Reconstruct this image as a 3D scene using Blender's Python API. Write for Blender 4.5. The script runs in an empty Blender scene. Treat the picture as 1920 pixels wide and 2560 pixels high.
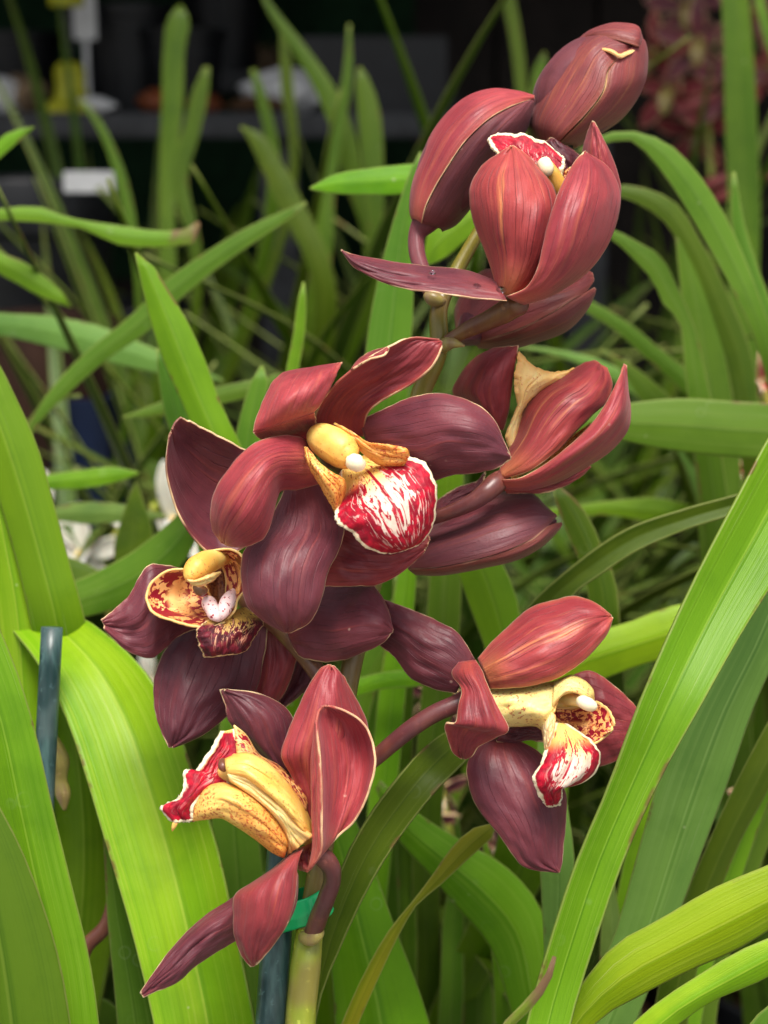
import bpy, math, random
import numpy as np
from mathutils import Vector, Matrix
random.seed(7); rng = np.random.default_rng(7)
scene = bpy.context.scene
R = math.radians

# ---------------------------------------------------------------- camera
PITCH = R(14.0)
CAM = np.array([0.0, 0.0, 1.0])
FWD = np.array([0.0, math.cos(PITCH), -math.sin(PITCH)])
UPV = np.array([0.0, math.sin(PITCH), math.cos(PITCH)])
RGT = np.array([1.0, 0.0, 0.0])
K = 0.5 / 1920.0                       # tangent of one photo pixel
cam = bpy.data.cameras.new("camera")
cam.sensor_fit = 'HORIZONTAL'; cam.sensor_width = 36.0; cam.lens = 72.0
cam.clip_start = 0.01; cam.clip_end = 60.0
cam.dof.use_dof = True; cam.dof.focus_distance = 0.448; cam.dof.aperture_fstop = 14.0
camo = bpy.data.objects.new("camera", cam); scene.collection.objects.link(camo)
camo.location = CAM; camo.rotation_euler = (R(90) - PITCH, 0, 0)
scene.camera = camo

# ---------------------------------------------------------------- sky, sun, exposure
SUN_EL, SUN_AZ = R(67), R(8)         # azimuth measured from behind the camera towards the right
w = bpy.data.worlds.new("World"); scene.world = w; w.use_nodes = True
nt = w.node_tree
sky = nt.nodes.new('ShaderNodeTexSky'); sky.sky_type = 'NISHITA'; sky.sun_disc = False
sky.sun_elevation = SUN_EL; sky.sun_rotation = R(180) - SUN_AZ; sky.dust_density = 4.0; sky.ozone_density = 0.6
hs = nt.nodes.new('ShaderNodeHueSaturation'); hs.inputs['Saturation'].default_value = 0.28   # thin overcast
nt.links.new(sky.outputs[0], hs.inputs['Color'])
nt.links.new(hs.outputs[0], nt.nodes['Background'].inputs[0])
nt.nodes['Background'].inputs[1].default_value = 0.125
sun = bpy.data.lights.new("sun", 'SUN'); sun.energy = 2.6; sun.angle = R(22); sun.color = (1.0, 0.95, 0.87)
suno = bpy.data.objects.new("sun", sun); scene.collection.objects.link(suno)
sd = Vector((math.sin(SUN_AZ) * math.cos(SUN_EL), -math.cos(SUN_AZ) * math.cos(SUN_EL), math.sin(SUN_EL)))
suno.rotation_euler = sd.to_track_quat('Z', 'Y').to_euler(); suno.location = (-1, -1, 4)
vs = scene.view_settings
vs.view_transform = 'Standard'; vs.look = 'None'; vs.gamma = 1.0; vs.use_curve_mapping = False
vs.exposure = 0.76

# ---------------------------------------------------------------- helpers
COL = scene.collection
def P(x, y, D):
    """photo pixel (1920x2560) at depth D metres along the lens axis -> world"""
    return CAM + FWD * D + RGT * ((x - 960) * D * K) + UPV * ((1280 - y) * D * K)

def link(name, me, mat, parent=None):
    o = bpy.data.objects.new(name, me); COL.objects.link(o)
    if mat: me.materials.append(mat)
    if parent:
        o.parent = parent
        if parent.type == 'EMPTY': o.matrix_parent_inverse = Matrix.Translation(-parent.location)
    return o
def empty(name, loc=(0, 0, 0)):
    o = bpy.data.objects.new(name, None); COL.objects.link(o); o.location = Vector(loc); o.empty_display_size = 0.02
    return o
def tag(o, label, cat, group=None, kind=None):
    if label: o["label"] = label
    if cat: o["category"] = cat
    if group: o["group"] = group
    if kind: o["kind"] = kind
    return o
def hermite(ctrl, t, ts):
    """ctrl (n, ..., 3) at params t -> samples at ts, cubic with finite-difference tangents"""
    n = len(t); m = np.zeros_like(ctrl)
    for i in range(n):
        if i == 0: m[i] = (ctrl[1] - ctrl[0]) / (t[1] - t[0])
        elif i == n - 1: m[i] = (ctrl[-1] - ctrl[-2]) / (t[-1] - t[-2])
        else:
            h0 = t[i] - t[i-1]; h1 = t[i+1] - t[i]
            m[i] = ((ctrl[i] - ctrl[i-1]) / h0 * h1 + (ctrl[i+1] - ctrl[i]) / h1 * h0) / (h0 + h1)
    out = []
    for s in ts:
        i = min(max(int(np.searchsorted(t, s, side='right') - 1), 0), n - 2)
        h = t[i+1] - t[i]; x = (s - t[i]) / h
        out.append((2*x**3 - 3*x**2 + 1) * ctrl[i] + (x**3 - 2*x**2 + x) * h * m[i]
                   + (-2*x**3 + 3*x**2) * ctrl[i+1] + (x**3 - x**2) * h * m[i+1])
    return np.array(out)

def sheet_grid(rows3, nu, nv, rnd=1.0, wave=0.0, wfreq=6.0, seed=0, mode=None, pucker=0.0, crease=0.0, frill=0.0):
    """rows3: list of (L, R, bulge_vec) world; returns grid (nv, nu, 3), edge distance"""
    n = len(rows3)
    Ls = np.array([r[0] for r in rows3]); Rs = np.array([r[1] for r in rows3]); Bs = np.array([r[2] for r in rows3])
    mid = (Ls + Rs) / 2 + Bs
    t = [0.0]
    for i in range(1, n): t.append(t[-1] + max(np.linalg.norm(mid[i] - mid[i-1]), 1e-4))
    t = np.array(t)
    q = np.linspace(0, 1, nv); ts = (q * 0.6 + 0.4 * (1 - (1 - q) ** 2)) * t[-1]
    L = hermite(Ls, t, ts); Rr = hermite(Rs, t, ts); B = hermite(Bs, t, ts)
    us = np.linspace(-1, 1, nu); us = 0.55 * us + 0.45 * np.sin(us * math.pi / 2); uu = (us + 1) / 2
    prof = np.clip(4 * uu * (1 - uu), 0, 1) ** rnd
    if mode == 'seamR': prof = np.sqrt(np.clip(1 - (1 - uu) ** 2, 0, 1)) - uu
    elif mode == 'seamL': prof = np.sqrt(np.clip(1 - uu ** 2, 0, 1)) - (1 - uu)
    elif mode == 'tent': prof = 0.75 * (1 - np.abs(2 * uu - 1)) + 0.25 * prof
    g = L[:, None, :] * (1 - uu)[None, :, None] + Rr[:, None, :] * uu[None, :, None] + B[:, None, :] * prof[None, :, None]
    if wave > 0:
        rs = np.random.default_rng(seed + 11)
        ph = rs.uniform(0, 6.28, 8)
        vv = ts / t[-1]
        def wv(s, o): return (np.sin(vv * wfreq * 6.28 + ph[o]) * 0.5 + np.sin(vv * wfreq * 2.3 * 6.28 + ph[o+1]) * 0.35 + np.sin(vv * wfreq * 5.1 * 6.28 + ph[o+2]) * 0.22)
        side = (Rr - L); side /= (np.linalg.norm(side, axis=1, keepdims=True) + 1e-9)
        wL = wv(vv, 0); wR = wv(vv, 3)
        env = np.clip(np.minimum(vv, 1) * 5, 0, 1)
        fl = np.clip(1 - uu / 0.35, 0, 1) ** 2; fr = np.clip(1 - (1 - uu) / 0.35, 0, 1) ** 2
        g += (wave * env * wL)[:, None, None] * fl[None, :, None] * (FWD * 0.8)[None, None, :]
        g += (wave * env * wR)[:, None, None] * fr[None, :, None] * (FWD * 0.8)[None, None, :]
        g += (wave * 0.45 * env * wL)[:, None, None] * fl[None, :, None] * side[:, None, :]
        g += (wave * 0.45 * env * wR)[:, None, None] * fr[None, :, None] * side[:, None, :]
    if pucker > 0 or crease > 0:
        rs = np.random.default_rng(seed + 91); vv = (ts / t[-1])[:, None]; U = uu[None, :]
        z = np.zeros((nv, nu)); a1 = np.clip(4 * uu * (1 - uu), 0, 1)[None, :] ** .5
        for fu, fv, am in ((1.3, 1.0, 1.0), (2.2, 1.7, .6), (3.6, 2.6, .38), (6.5, 1.6, .26), (4.0, 6.0, .16)):
            z += am * np.sin(6.283 * (fu * U * rs.choice((-1, 1)) + fv * vv) + rs.uniform(0, 6.28)) * np.sin(6.283 * .5 * fv * vv + rs.uniform(0, 6.28))
        z = z * pucker * (.35 + .65 * a1) * np.clip(vv * 4, 0, 1)
        z += crease * np.exp(-((U - .5) / .035) ** 2) * np.clip(vv * 3, 0, 1)
        g = g + z[:, :, None] * FWD[None, None, :]
    if frill > 0:
        rs = np.random.default_rng(seed + 57); ph = rs.uniform(0, 6.28, 4); vv = ts / t[-1]
        ft = np.clip(1 - (1 - vv) / .3, 0, 1) ** 2
        fw = np.sin(uu * 19 + ph[0]) * .6 + np.sin(uu * 41 + ph[1]) * .4 + np.sin(uu * 73 + ph[2]) * .25
        dv = g[-1] - g[-4]; dv /= np.linalg.norm(dv, axis=1, keepdims=True) + 1e-9
        g = g + ft[:, None, None] * fw[None, :, None] * frill * (.8 * FWD[None, None, :] + .7 * dv[None, :, :])
    # edge distance in mm
    seg = np.linalg.norm(np.diff(g, axis=1), axis=2)
    cl = np.concatenate([np.zeros((nv, 1)), np.cumsum(seg, axis=1)], axis=1)
    cr = cl[:, -1:] - cl
    segv = np.linalg.norm(np.diff(g, axis=0), axis=2)
    cv = np.concatenate([np.zeros((1, nu)), np.cumsum(segv, axis=0)], axis=0)
    ct = cv[-1:, :] - cv
    e = np.minimum(np.minimum(cl, cr), ct) * 1000.0
    return g, e, uu, ts / t[-1]

def mesh_grids(name, grids):
    """join sheet grids into one mesh with UVs and the edge attribute"""
    V = []; Fc = []; UV = []; E = []; off = 0
    for g, e, uu, vv in grids:
        nv, nu = g.shape[:2]
        V.append(g.reshape(-1, 3)); E.append(e.reshape(-1))
        uvg = np.stack(np.meshgrid(uu, vv), -1).reshape(-1, 2); UV.append(uvg)
        idx = np.arange(nv * nu).reshape(nv, nu) + off
        q = np.stack([idx[:-1, :-1], idx[:-1, 1:], idx[1:, 1:], idx[1:, :-1]], -1).reshape(-1, 4); Fc.append(q)
        off += nv * nu
    V = np.concatenate(V); E = np.concatenate(E); UV = np.concatenate(UV); Fc = np.concatenate(Fc)
    me = bpy.data.meshes.new(name)
    me.from_pydata(V.tolist(), [], Fc.tolist())
    uvl = me.uv_layers.new(name="UVMap")
    uvl.data.foreach_set("uv", UV[Fc.reshape(-1)].astype(np.float32).reshape(-1))
    at = me.attributes.new("edge", 'FLOAT', 'POINT'); at.data.foreach_set("value", E.astype(np.float32))
    me.polygons.foreach_set("use_smooth", [True] * len(me.polygons))
    return me

CR = {'A': (820, 40, .4943), 'B': (240, 820, .5304), 'C': (980, 840, .3978), 'D': (900, 1460, .4461),
      'E': (320, 1640, .4159), 'S': (0, 0, 1.0), 'G': (0, 0, 1.1573)}
def cpx(c, x, y):
    ox, oy, s = CR[c]; return ox + x * s, oy + y * s
SEED = [0]
def petal(name, parent, crop, D, rows, mat, thick=0.6, rnd=0.95, wave=0.4, wfreq=2.2, nu=31, nv=48, extra=None, mode=None, pucker=0.7, crease=0.45, frill=0.0):
    """one sheet (or several joined): rows (xl,yl,dl, xr,yr,dr, bulge[,ox,oy]) in crop pixels, d and bulge in mm towards the camera"""
    SEED[0] += 1
    grids = []
    for rws in [rows] + (extra or []):
        r3 = []
        for r in rws:
            xl, yl, dl, xr, yr, dr = r[:6]; b = r[6] if len(r) > 6 else 0.0
            ox, oy = (r[7], r[8]) if len(r) > 8 else (0, 0)
            a = cpx(crop, xl, yl); c = cpx(crop, xr, yr); s = CR[crop][2]
            L = P(a[0], a[1], D - dl / 1000); Rr = P(c[0], c[1], D - dr / 1000)
            m0 = P((a[0] + c[0]) / 2, (a[1] + c[1]) / 2, D - (dl + dr) / 2000)
            m1 = P((a[0] + c[0]) / 2 + ox * s, (a[1] + c[1]) / 2 + oy * s, D - (dl + dr) / 2000 - b / 1000)
            if mode in ('seamL', 'seamR'): m1 = m0 - FWD * abs(dr - dl) / 1000
            r3.append((L, Rr, m1 - m0))
        grids.append(sheet_grid(r3, nu, nv, rnd, wave / 1000, wfreq, SEED[0], mode, pucker / 1000, crease / 1000, frill / 1000))
    me = mesh_grids(name, grids)
    o = link(name, me, mat, parent)
    md = o.modifiers.new("thickness", 'SOLIDIFY'); md.thickness = thick / 1000; md.offset = 0
    return o

def tube_mesh(name, pts, seg=18, sub=10):
    """pts: list of (world xyz, radius m); rounded by the radii given"""
    C = np.array([np.append(np.asarray(p), r) for p, r in pts], float)
    t = [0.0]
    for i in range(1, len(C)): t.append(t[-1] + max(np.linalg.norm(C[i, :3] - C[i-1, :3]), 1e-5))
    t = np.array(t); ts = np.linspace(0, t[-1], sub * (len(C) - 1) + 1)
    S = hermite(C, t, ts); S[:, 3] = np.maximum(S[:, 3], 1e-5)
    T = np.gradient(S[:, :3], axis=0); T /= np.linalg.norm(T, axis=1, keepdims=True) + 1e-12
    ref = np.array([0.31, -0.9, 0.2]); V = []; UV = []
    n0 = np.cross(T[0], ref); n0 /= np.linalg.norm(n0)
    for i in range(len(S)):
        n0 = n0 - T[i] * np.dot(n0, T[i]); n0 /= np.linalg.norm(n0); b0 = np.cross(T[i], n0)
        for k in range(seg + 1):
            a = 2 * math.pi * k / seg
            V.append(S[i, :3] + (n0 * math.cos(a) + b0 * math.sin(a)) * S[i, 3]); UV.append((k / seg, ts[i] / t[-1]))
    n = len(S); W = seg + 1; Fc = []
    for i in range(n - 1):
        for k in range(seg): Fc.append((i*W+k, i*W+k+1, (i+1)*W+k+1, (i+1)*W+k))
    me = bpy.data.meshes.new(name)
    V.append(S[0, :3]); UV.append((.5, 0)); V.append(S[-1, :3]); UV.append((.5, 1))
    for k in range(seg): Fc.append((n*W, k+1, k)); Fc.append((n*W+1, (n-1)*W+k, (n-1)*W+k+1))
    me.from_pydata([tuple(v) for v in V], [], Fc)
    uvl = me.uv_layers.new(name="UVMap")
    for l in me.loops: uvl.data[l.index].uv = UV[l.vertex_index]
    at = me.attributes.new("edge", 'FLOAT', 'POINT'); at.data.foreach_set("value", [50.0] * len(me.vertices))
    me.polygons.foreach_set("use_smooth", [True] * len(me.polygons))
    return me
def tube(name, parent, crop, pts, mat, seg=18, sub=10):
    """pts (x, y, D, radius in photo pixels)"""
    s = CR[crop][2]; w3 = []
    for x, y, D, r in pts:
        a = cpx(crop, x, y); w3.append((P(a[0], a[1], D), r * s * D * K))
    return link(name, tube_mesh(name, w3, seg, sub), mat, parent)
def wtube(name, parent, pts, mat, seg=14, sub=8):
    return link(name, tube_mesh(name, [(np.array(p[:3]), p[3]) for p in pts], seg, sub), mat, parent)

def box(name, lo, hi, mat, parent=None, bev=0.002):
    import bmesh
    bm = bmesh.new(); bmesh.ops.create_cube(bm, size=1.0)
    for v in bm.verts:
        v.co = Vector([lo[i] + (hi[i] - lo[i]) * (v.co[i] + 0.5) for i in range(3)])
    if bev: bmesh.ops.bevel(bm, geom=bm.edges[:], offset=bev, segments=2, affect='EDGES')
    me = bpy.data.meshes.new(name); bm.to_mesh(me); bm.free()
    return link(name, me, mat, parent)
def lathe(name, prof, mat, parent=None, loc=(0, 0, 0), seg=36):
    V = []; Fc = []
    for r, z in prof:
        for k in range(seg):
            a = 2 * math.pi * k / seg; V.append((loc[0] + r * math.cos(a), loc[1] + r * math.sin(a), loc[2] + z))
    for i in range(len(prof) - 1):
        for k in range(seg):
            k2 = (k + 1) % seg; Fc.append((i*seg+k, i*seg+k2, (i+1)*seg+k2, (i+1)*seg+k))
    me = bpy.data.meshes.new(name); me.from_pydata(V, [], Fc)
    me.polygons.foreach_set("use_smooth", [True] * len(me.polygons))
    o = link(name, me, mat, parent)
    md = o.modifiers.new("split", 'EDGE_SPLIT'); md.split_angle = R(40)
    return o

# ---------------------------------------------------------------- materials
class NT:
    def __init__(s, name):
        s.m = bpy.data.materials.new(name); s.m.use_nodes = True; s.t = s.m.node_tree; s.b = s.t.nodes['Principled BSDF']
    def n(s, typ, **kw):
        nd = s.t.nodes.new(typ)
        for k, v in kw.items(): setattr(nd, k, v)
        return nd
    def set(s, inp, v):
        if hasattr(v, 'is_output') or isinstance(v, bpy.types.NodeSocket): s.t.links.new(v, inp)
        else: inp.default_value = v
    def math(s, op, a, b=0.0, c=0.0):
        nd = s.n('ShaderNodeMath', operation=op); s.set(nd.inputs[0], a); s.set(nd.inputs[1], b); s.set(nd.inputs[2], c); return nd.outputs[0]
    def ss(s, v, lo, hi, a=0.0, b=1.0):
        nd = s.n('ShaderNodeMapRange', interpolation_type='SMOOTHSTEP'); s.set(nd.inputs[0], v); s.set(nd.inputs[1], lo); s.set(nd.inputs[2], hi); s.set(nd.inputs[3], a); s.set(nd.inputs[4], b); return nd.outputs[0]
    def mix(s, f, a, b, mode='MIX'):
        nd = s.n('ShaderNodeMix', data_type='RGBA', blend_type=mode); s.set(nd.inputs[0], f)
        for i, v in ((6, a), (7, b)):
            if isinstance(v, tuple): nd.inputs[i].default_value = (*v[:3], 1)
            else: s.t.links.new(v, nd.inputs[i])
        return nd.outputs[2]
    def xyz(s, x, y, z=0.0):
        nd = s.n('ShaderNodeCombineXYZ'); s.set(nd.inputs[0], x); s.set(nd.inputs[1], y); s.set(nd.inputs[2], z); return nd.outputs[0]
    def noise(s, vec, scale=1.0, detail=3.0, rough=0.5, dist=0.0):
        nd = s.n('ShaderNodeTexNoise'); 
        if vec is not None: s.t.links.new(vec, nd.inputs['Vector'])
        nd.inputs['Scale'].default_value = scale; nd.inputs['Detail'].default_value = detail; nd.inputs['Roughness'].default_value = rough; nd.inputs['Distortion'].default_value = dist
        return nd.outputs[0]
    def uv(s):
        u = s.n('ShaderNodeUVMap', uv_map="UVMap"); sp = s.n('ShaderNodeSeparateXYZ'); s.t.links.new(u.outputs[0], sp.inputs[0]); return sp.outputs[0], sp.outputs[1]
    def rand(s): return s.n('ShaderNodeObjectInfo').outputs['Random']
    def edge(s): return s.n('ShaderNodeAttribute', attribute_name="edge").outputs['Fac']
    def obj(s): return s.n('ShaderNodeTexCoord').outputs['Object']
    def bump(s, h, strength=0.3, dist=0.0005):
        nd = s.n('ShaderNodeBump'); nd.inputs['Strength'].default_value = strength; nd.inputs['Distance'].default_value = dist
        s.t.links.new(h, nd.inputs['Height']); s.t.links.new(nd.outputs[0], s.b.inputs['Normal'])
    def base(s, c, rough=0.45, spec=0.4, sss=0.0, rad=(1, .3, .2), scale=0.001):
        if isinstance(c, tuple): s.b.inputs['Base Color'].default_value = (*c[:3], 1)
        else: s.t.links.new(c, s.b.inputs['Base Color'])
        s.set(s.b.inputs['Roughness'], rough); s.b.inputs['Specular IOR Level'].default_value = spec
        if sss:
            s.b.inputs['Subsurface Weight'].default_value = sss; s.b.inputs['Subsurface Radius'].default_value = rad; s.b.inputs['Subsurface Scale'].default_value = scale
        return s.m

def petal_mat(name, c1, c2, streak, samt=0.35, base_orange=0.3, rim=(0.78, 0.55, 0.30), vein=0.3, rimw=0.33, sss=0.16, freq=16.0):
    a = NT(name); u, v = a.uv(); rnd = a.math('MULTIPLY', a.rand(), 31.0)
    oc = a.obj()
    big = a.noise(oc, 55.0, 3.0)
    warp = a.math('MULTIPLY', a.math('SUBTRACT', a.noise(oc, 90.0, 2.0), 0.5), 0.06)
    uw = a.math('ADD', u, warp)
    # longitudinal streaks
    st = a.noise(a.xyz(a.math('MULTIPLY', uw, freq), a.math('MULTIPLY', v, 1.3), rnd), 1.0, 3.0)
    st2 = a.ss(st, 0.52, 0.74)
    col = a.mix(a.ss(big, 0.34, 0.68), c1, c2)
    vmask = a.math('MULTIPLY', a.ss(v, 0.02, 0.22), a.ss(v, 0.98, 0.62))
    umask = a.ss(a.math('ABSOLUTE', a.math('SUBTRACT', u, 0.5)), 0.46, 0.1)
    col = a.mix(a.math('MULTIPLY', a.math('MULTIPLY', st2, samt), a.math('MULTIPLY', umask, a.ss(v, 1.0, 0.55))), col, streak)
    # orange flush where the petal joins the flower
    col = a.mix(a.math('MULTIPLY', a.ss(v, 0.28, 0.0), a.math('MULTIPLY', umask, base_orange)), col, streak)
    # thin darker veins
    vn = a.math('ABSOLUTE', a.math('COSINE', a.math('MULTIPLY', uw, math.pi * 13.0)))
    vl = a.ss(vn, 0.965, 1.0)
    vl = a.math('MULTIPLY', vl, a.math('MULTIPLY', vmask, a.ss(a.noise(a.xyz(a.math('MULTIPLY', u, 12.0), a.math('MULTIPLY', v, 3.0), rnd), 1.0, 2.0), 0.40, 0.62)))
    dk = a.mix(1.0, col, (0.50, 0.42, 0.45), 'MULTIPLY')
    col = a.mix(a.math('MULTIPLY', vl, vein), col, dk)
    vf = a.noise(a.xyz(a.math('MULTIPLY', uw, 46.0), a.math('MULTIPLY', v, 2.4), rnd), 1.0, 3.0, 0.6)
    col = a.mix(a.math('MULTIPLY', a.ss(vf, 0.50, 0.72), vein * 0.8), col, dk)
    blot = a.noise(oc, 150.0, 4.0, 0.6)
    col = a.mix(a.math('MULTIPLY', a.ss(blot, 0.48, 0.70), 0.35), col, a.mix(1.0, col, (0.62, 0.55, 0.62), 'MULTIPLY'))
    # fine cell mottling
    fine = a.noise(oc, 1400.0, 2.0)
    col = a.mix(a.math('MULTIPLY', a.ss(fine, 0.55, 0.8), 0.25), col, a.mix(1.0, col, (1.6, 1.5, 1.45), 'MULTIPLY'))
    # sparse pale flecks
    vo = a.n('ShaderNodeTexVoronoi', feature='F1'); a.t.links.new(oc, vo.inputs['Vector']); vo.inputs['Scale'].default_value = 130.0
    fl = a.math('MULTIPLY', a.ss(vo.outputs['Distance'], 0.075, 0.045), a.ss(a.noise(oc, 70.0, 1.0), 0.55, 0.66))
    col = a.mix(a.math('MULTIPLY', fl, 0.5), col, (0.55, 0.36, 0.28))
    # pale margin, its width wandering
    e = a.math('ADD', a.edge(), a.math('MULTIPLY', a.math('SUBTRACT', a.noise(oc, 220.0, 2.0), 0.5), 0.5))
    rimf = a.math('MULTIPLY', a.ss(e, rimw * 1.25, rimw * 0.35), a.ss(a.noise(oc, 75.0, 2.0), 0.34, 0.60, 0.08, 1.0))
    soft = a.ss(e, 3.0, 0.2)
    col = a.mix(a.math('MULTIPLY', soft, 0.22), col, streak)
    col = a.mix(a.math('MULTIPLY', rimf, 0.9), col, rim)
    h = a.math('ADD', a.math('MULTIPLY', fine, 0.35), a.math('ADD', a.math('MULTIPLY', vl, -0.9), a.math('MULTIPLY', st, 0.9)))
    a.bump(h, 0.6, 0.0004)
    rough = a.math('ADD', 0.30, a.math('ADD', a.math('MULTIPLY', big, 0.18), a.math('MULTIPLY', fine, 0.16)))
    m = a.base(col, rough, 0.32, sss, (1.0, 0.16, 0.12), 0.0016)
    a.b.inputs['Sheen Weight'].default_value = 0.12; a.b.inputs['Sheen Roughness'].default_value = 0.4; a.b.inputs['Sheen Tint'].default_value = (1.0, 0.72, 0.76, 1)
    return m

ORANGE = (0.42, 0.085, 0.03)
M = {}
M['dark'] = petal_mat("petal_maroon", (0.101, 0.0214, 0.0314), (0.150, 0.0307, 0.0408), (0.288, 0.0530, 0.0462), 0.42, 0.45)
M['darker'] = petal_mat("petal_deep_maroon", (0.074, 0.0159, 0.0240), (0.113, 0.0224, 0.0304), (0.216, 0.0360, 0.0352), 0.30, 0.2)
M['wine'] = petal_mat("petal_wine_red", (0.177, 0.0211, 0.0285), (0.260, 0.0334, 0.0390), (0.45, 0.085, 0.045), 0.45, 0.4, vein=0.45)
M['red'] = petal_mat("petal_rose_red", (0.251, 0.0299, 0.0400), (0.353, 0.0475, 0.0551), (0.56, 0.15, 0.08), 0.5, 0.5, vein=0.65)
M['salmon'] = petal_mat("petal_red_orange_streaks", (0.251, 0.0299, 0.0361), (0.353, 0.0484, 0.0456), (0.68, 0.24, 0.09), 0.95, 0.6, vein=0.9, freq=11.0)
M['bud'] = petal_mat("bud_sepal_brown_red", (0.153, 0.0299, 0.0323), (0.233, 0.0440, 0.0428), (0.38, 0.125, 0.055), 0.6, 0.15, rim=(0.50, 0.27, 0.18), vein=0.5, rimw=0.22)
M['buddark'] = petal_mat("bud_sepal_dusky", (0.112, 0.0299, 0.0400), (0.160, 0.0396, 0.0486), (0.27, 0.070, 0.045), 0.35, 0.1, rim=(0.42, 0.22, 0.16), vein=0.4, rimw=0.2)
M['budtip'] = petal_mat("bud_sepal_yellow_edged", (0.167, 0.0317, 0.0343), (0.242, 0.0475, 0.0448), (0.45, 0.22, 0.08), 0.3, 0.0, rim=(0.66, 0.42, 0.18), rimw=0.5)

def lip_mat(name, white=(0.72, 0.56, 0.46), red=(0.50, 0.003, 0.024), dark=(0.28, 0.003, 0.018), rim=(0.90, 0.74, 0.50), thr=0.0, zone=13.0, throat=(0.84, 0.54, 0.14), tv=0.22, rimw=1.3, fu=17.0, fv=5.5):
    a = NT(name); u, v = a.uv(); rnd = a.math('MULTIPLY', a.rand(), 17.0); oc = a.obj(); ed = a.edge()
    nz = a.noise(a.xyz(a.math('MULTIPLY', u, fu), a.math('MULTIPLY', v, fv), rnd), 1.0, 3.5, 0.58, 1.3)
    # red is solid near the margin and breaks into streaks and spots towards the throat
    t = a.ss(ed, 3.0, zone, 0.20 + thr, 0.585 + thr)
    t = a.math('ADD', t, a.ss(v, 0.35, 0.0, 0.0, 0.12))
    t = a.math('SUBTRACT', t, a.ss(v, 0.45, 0.95, 0.0, 0.13))
    mask = a.ss(a.math('SUBTRACT', nz, t), -0.015, 0.02)
    mask = a.math('MULTIPLY', mask, a.ss(v, tv * 0.5, tv * 1.5))
    # radial central line
    cl = a.math('MULTIPLY', a.ss(a.math('ABSOLUTE', a.math('SUBTRACT', u, 0.53)), 0.022, 0.012), a.math('MULTIPLY', a.ss(v, 0.10, 0.2), a.ss(v, 0.72, 0.6)))
    mask = a.math('MAXIMUM', mask, cl)
    col = a.mix(a.ss(v, tv * 2.3, tv * 1.0), white, throat)
    rd = a.mix(a.ss(a.noise(oc, 420.0, 2.0), 0.4, 0.65), dark, red)
    vein = a.noise(a.xyz(a.math('MULTIPLY', u, fu * 1.9), a.math('MULTIPLY', v, fv * 1.5), rnd), 1.0, 2.0, 0.5, 1.2)
    rd = a.mix(a.math('MULTIPLY', a.ss(vein, 0.56, 0.62), a.ss(ed, 2.6, 7.5)), rd, a.mix(0.4, white, (0.75, 0.25, 0.25)))
    col = a.mix(mask, col, rd)
    sp = a.ss(a.noise(a.xyz(a.math('MULTIPLY', u, 34.0), a.math('MULTIPLY', v, 15.0), rnd), 1.0, 1.0), 0.64, 0.67)
    col = a.mix(a.math('MULTIPLY', sp, a.ss(v, 0.75, 0.35)), col, dark)
    e = a.math('ADD', ed, a.math('MULTIPLY', a.math('SUBTRACT', a.noise(oc, 500.0, 3.0), 0.5), 1.6))
    col = a.mix(a.ss(e, rimw * 1.1, rimw * 0.75), col, rim)
    a.bump(a.math('ADD', a.noise(oc, 900.0, 3.0), a.math('MULTIPLY', nz, 1.5)), 0.5, 0.0005)
    return a.base(col, 0.55, 0.3, 0.35, (1, .5, .4), 0.0014)
M['lip'] = lip_mat("lip_crimson_white")
M['lipred'] = lip_mat("lip_crimson_margin", thr=-0.05, zone=11.0, tv=0.02, rimw=1.1)
M['lipspot'] = lip_mat("lip_crimson_spotted", thr=0.015, zone=9.0, fu=12.0, fv=6.5)
M['liphang'] = lip_mat("lip_faded_maroon", white=(0.55, 0.35, 0.13), red=(0.16, 0.008, 0.02), dark=(0.06, 0.006, 0.012), rim=(0.62, 0.40, 0.2), thr=-0.08, zone=9.0, throat=(0.6, 0.36, 0.08), rimw=0.7, fu=16.0, fv=4.0)
def speck_mat(name, c1, c2, speck, dens=0.62, margin=0.0, sc=700.0, rim=None, mz=7.5, mthr=0.52, fu=9.0, fv=18.0):
    a = NT(name); u, v = a.uv(); oc = a.obj(); ed = a.edge(); rnd = a.math('MULTIPLY', a.rand(), 13.0)
    big = a.noise(oc, 120.0, 2.0)
    col = a.mix(a.ss(a.math('ADD', big, a.math('MULTIPLY', a.math('SUBTRACT', v, 0.5), 0.3)), 0.35, 0.65), c1, c2)
    col = a.mix(a.math('MULTIPLY', a.ss(ed, 3.5, 0.0), 0.45), col, (0.70, 0.24, 0.04))
    sp = a.math('MULTIPLY', a.ss(a.noise(oc, sc * 1.9, 1.0), dens, dens + 0.04), a.ss(a.noise(oc, 110.0, 1.0), 0.34, 0.56))
    col = a.mix(a.math('MULTIPLY', sp, 0.8), col, speck)
    if margin:
        nz = a.noise(a.xyz(a.math('MULTIPLY', u, fu), a.math('MULTIPLY', v, fv), rnd), 1.0, 2.0, 0.5, 0.5)
        blot = a.math('MULTIPLY', a.ss(nz, mthr, mthr + 0.03), a.ss(ed, mz, mz * 0.7))
        col = a.mix(a.math('MULTIPLY', blot, margin), col, (0.24, 0.006, 0.018))
    if rim: col = a.mix(a.ss(ed, 0.9, 0.5), col, rim)
    a.bump(a.noise(oc, 1000.0, 2.0), 0.3, 0.0003)
    return a.base(col, 0.42, 0.4, 0.35, (1, .45, .15), 0.0016)
M['lobe'] = speck_mat("side_lobe_orange", (0.84, 0.50, 0.13), (0.78, 0.34, 0.07), (0.42, 0.04, 0.012), 0.56)
M['lobespot'] = speck_mat("side_lobe_spotted", (0.80, 0.45, 0.16), (0.74, 0.33, 0.10), (0.40, 0.03, 0.015), 0.60, 1.0, rim=(0.78, 0.50, 0.18))
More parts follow.
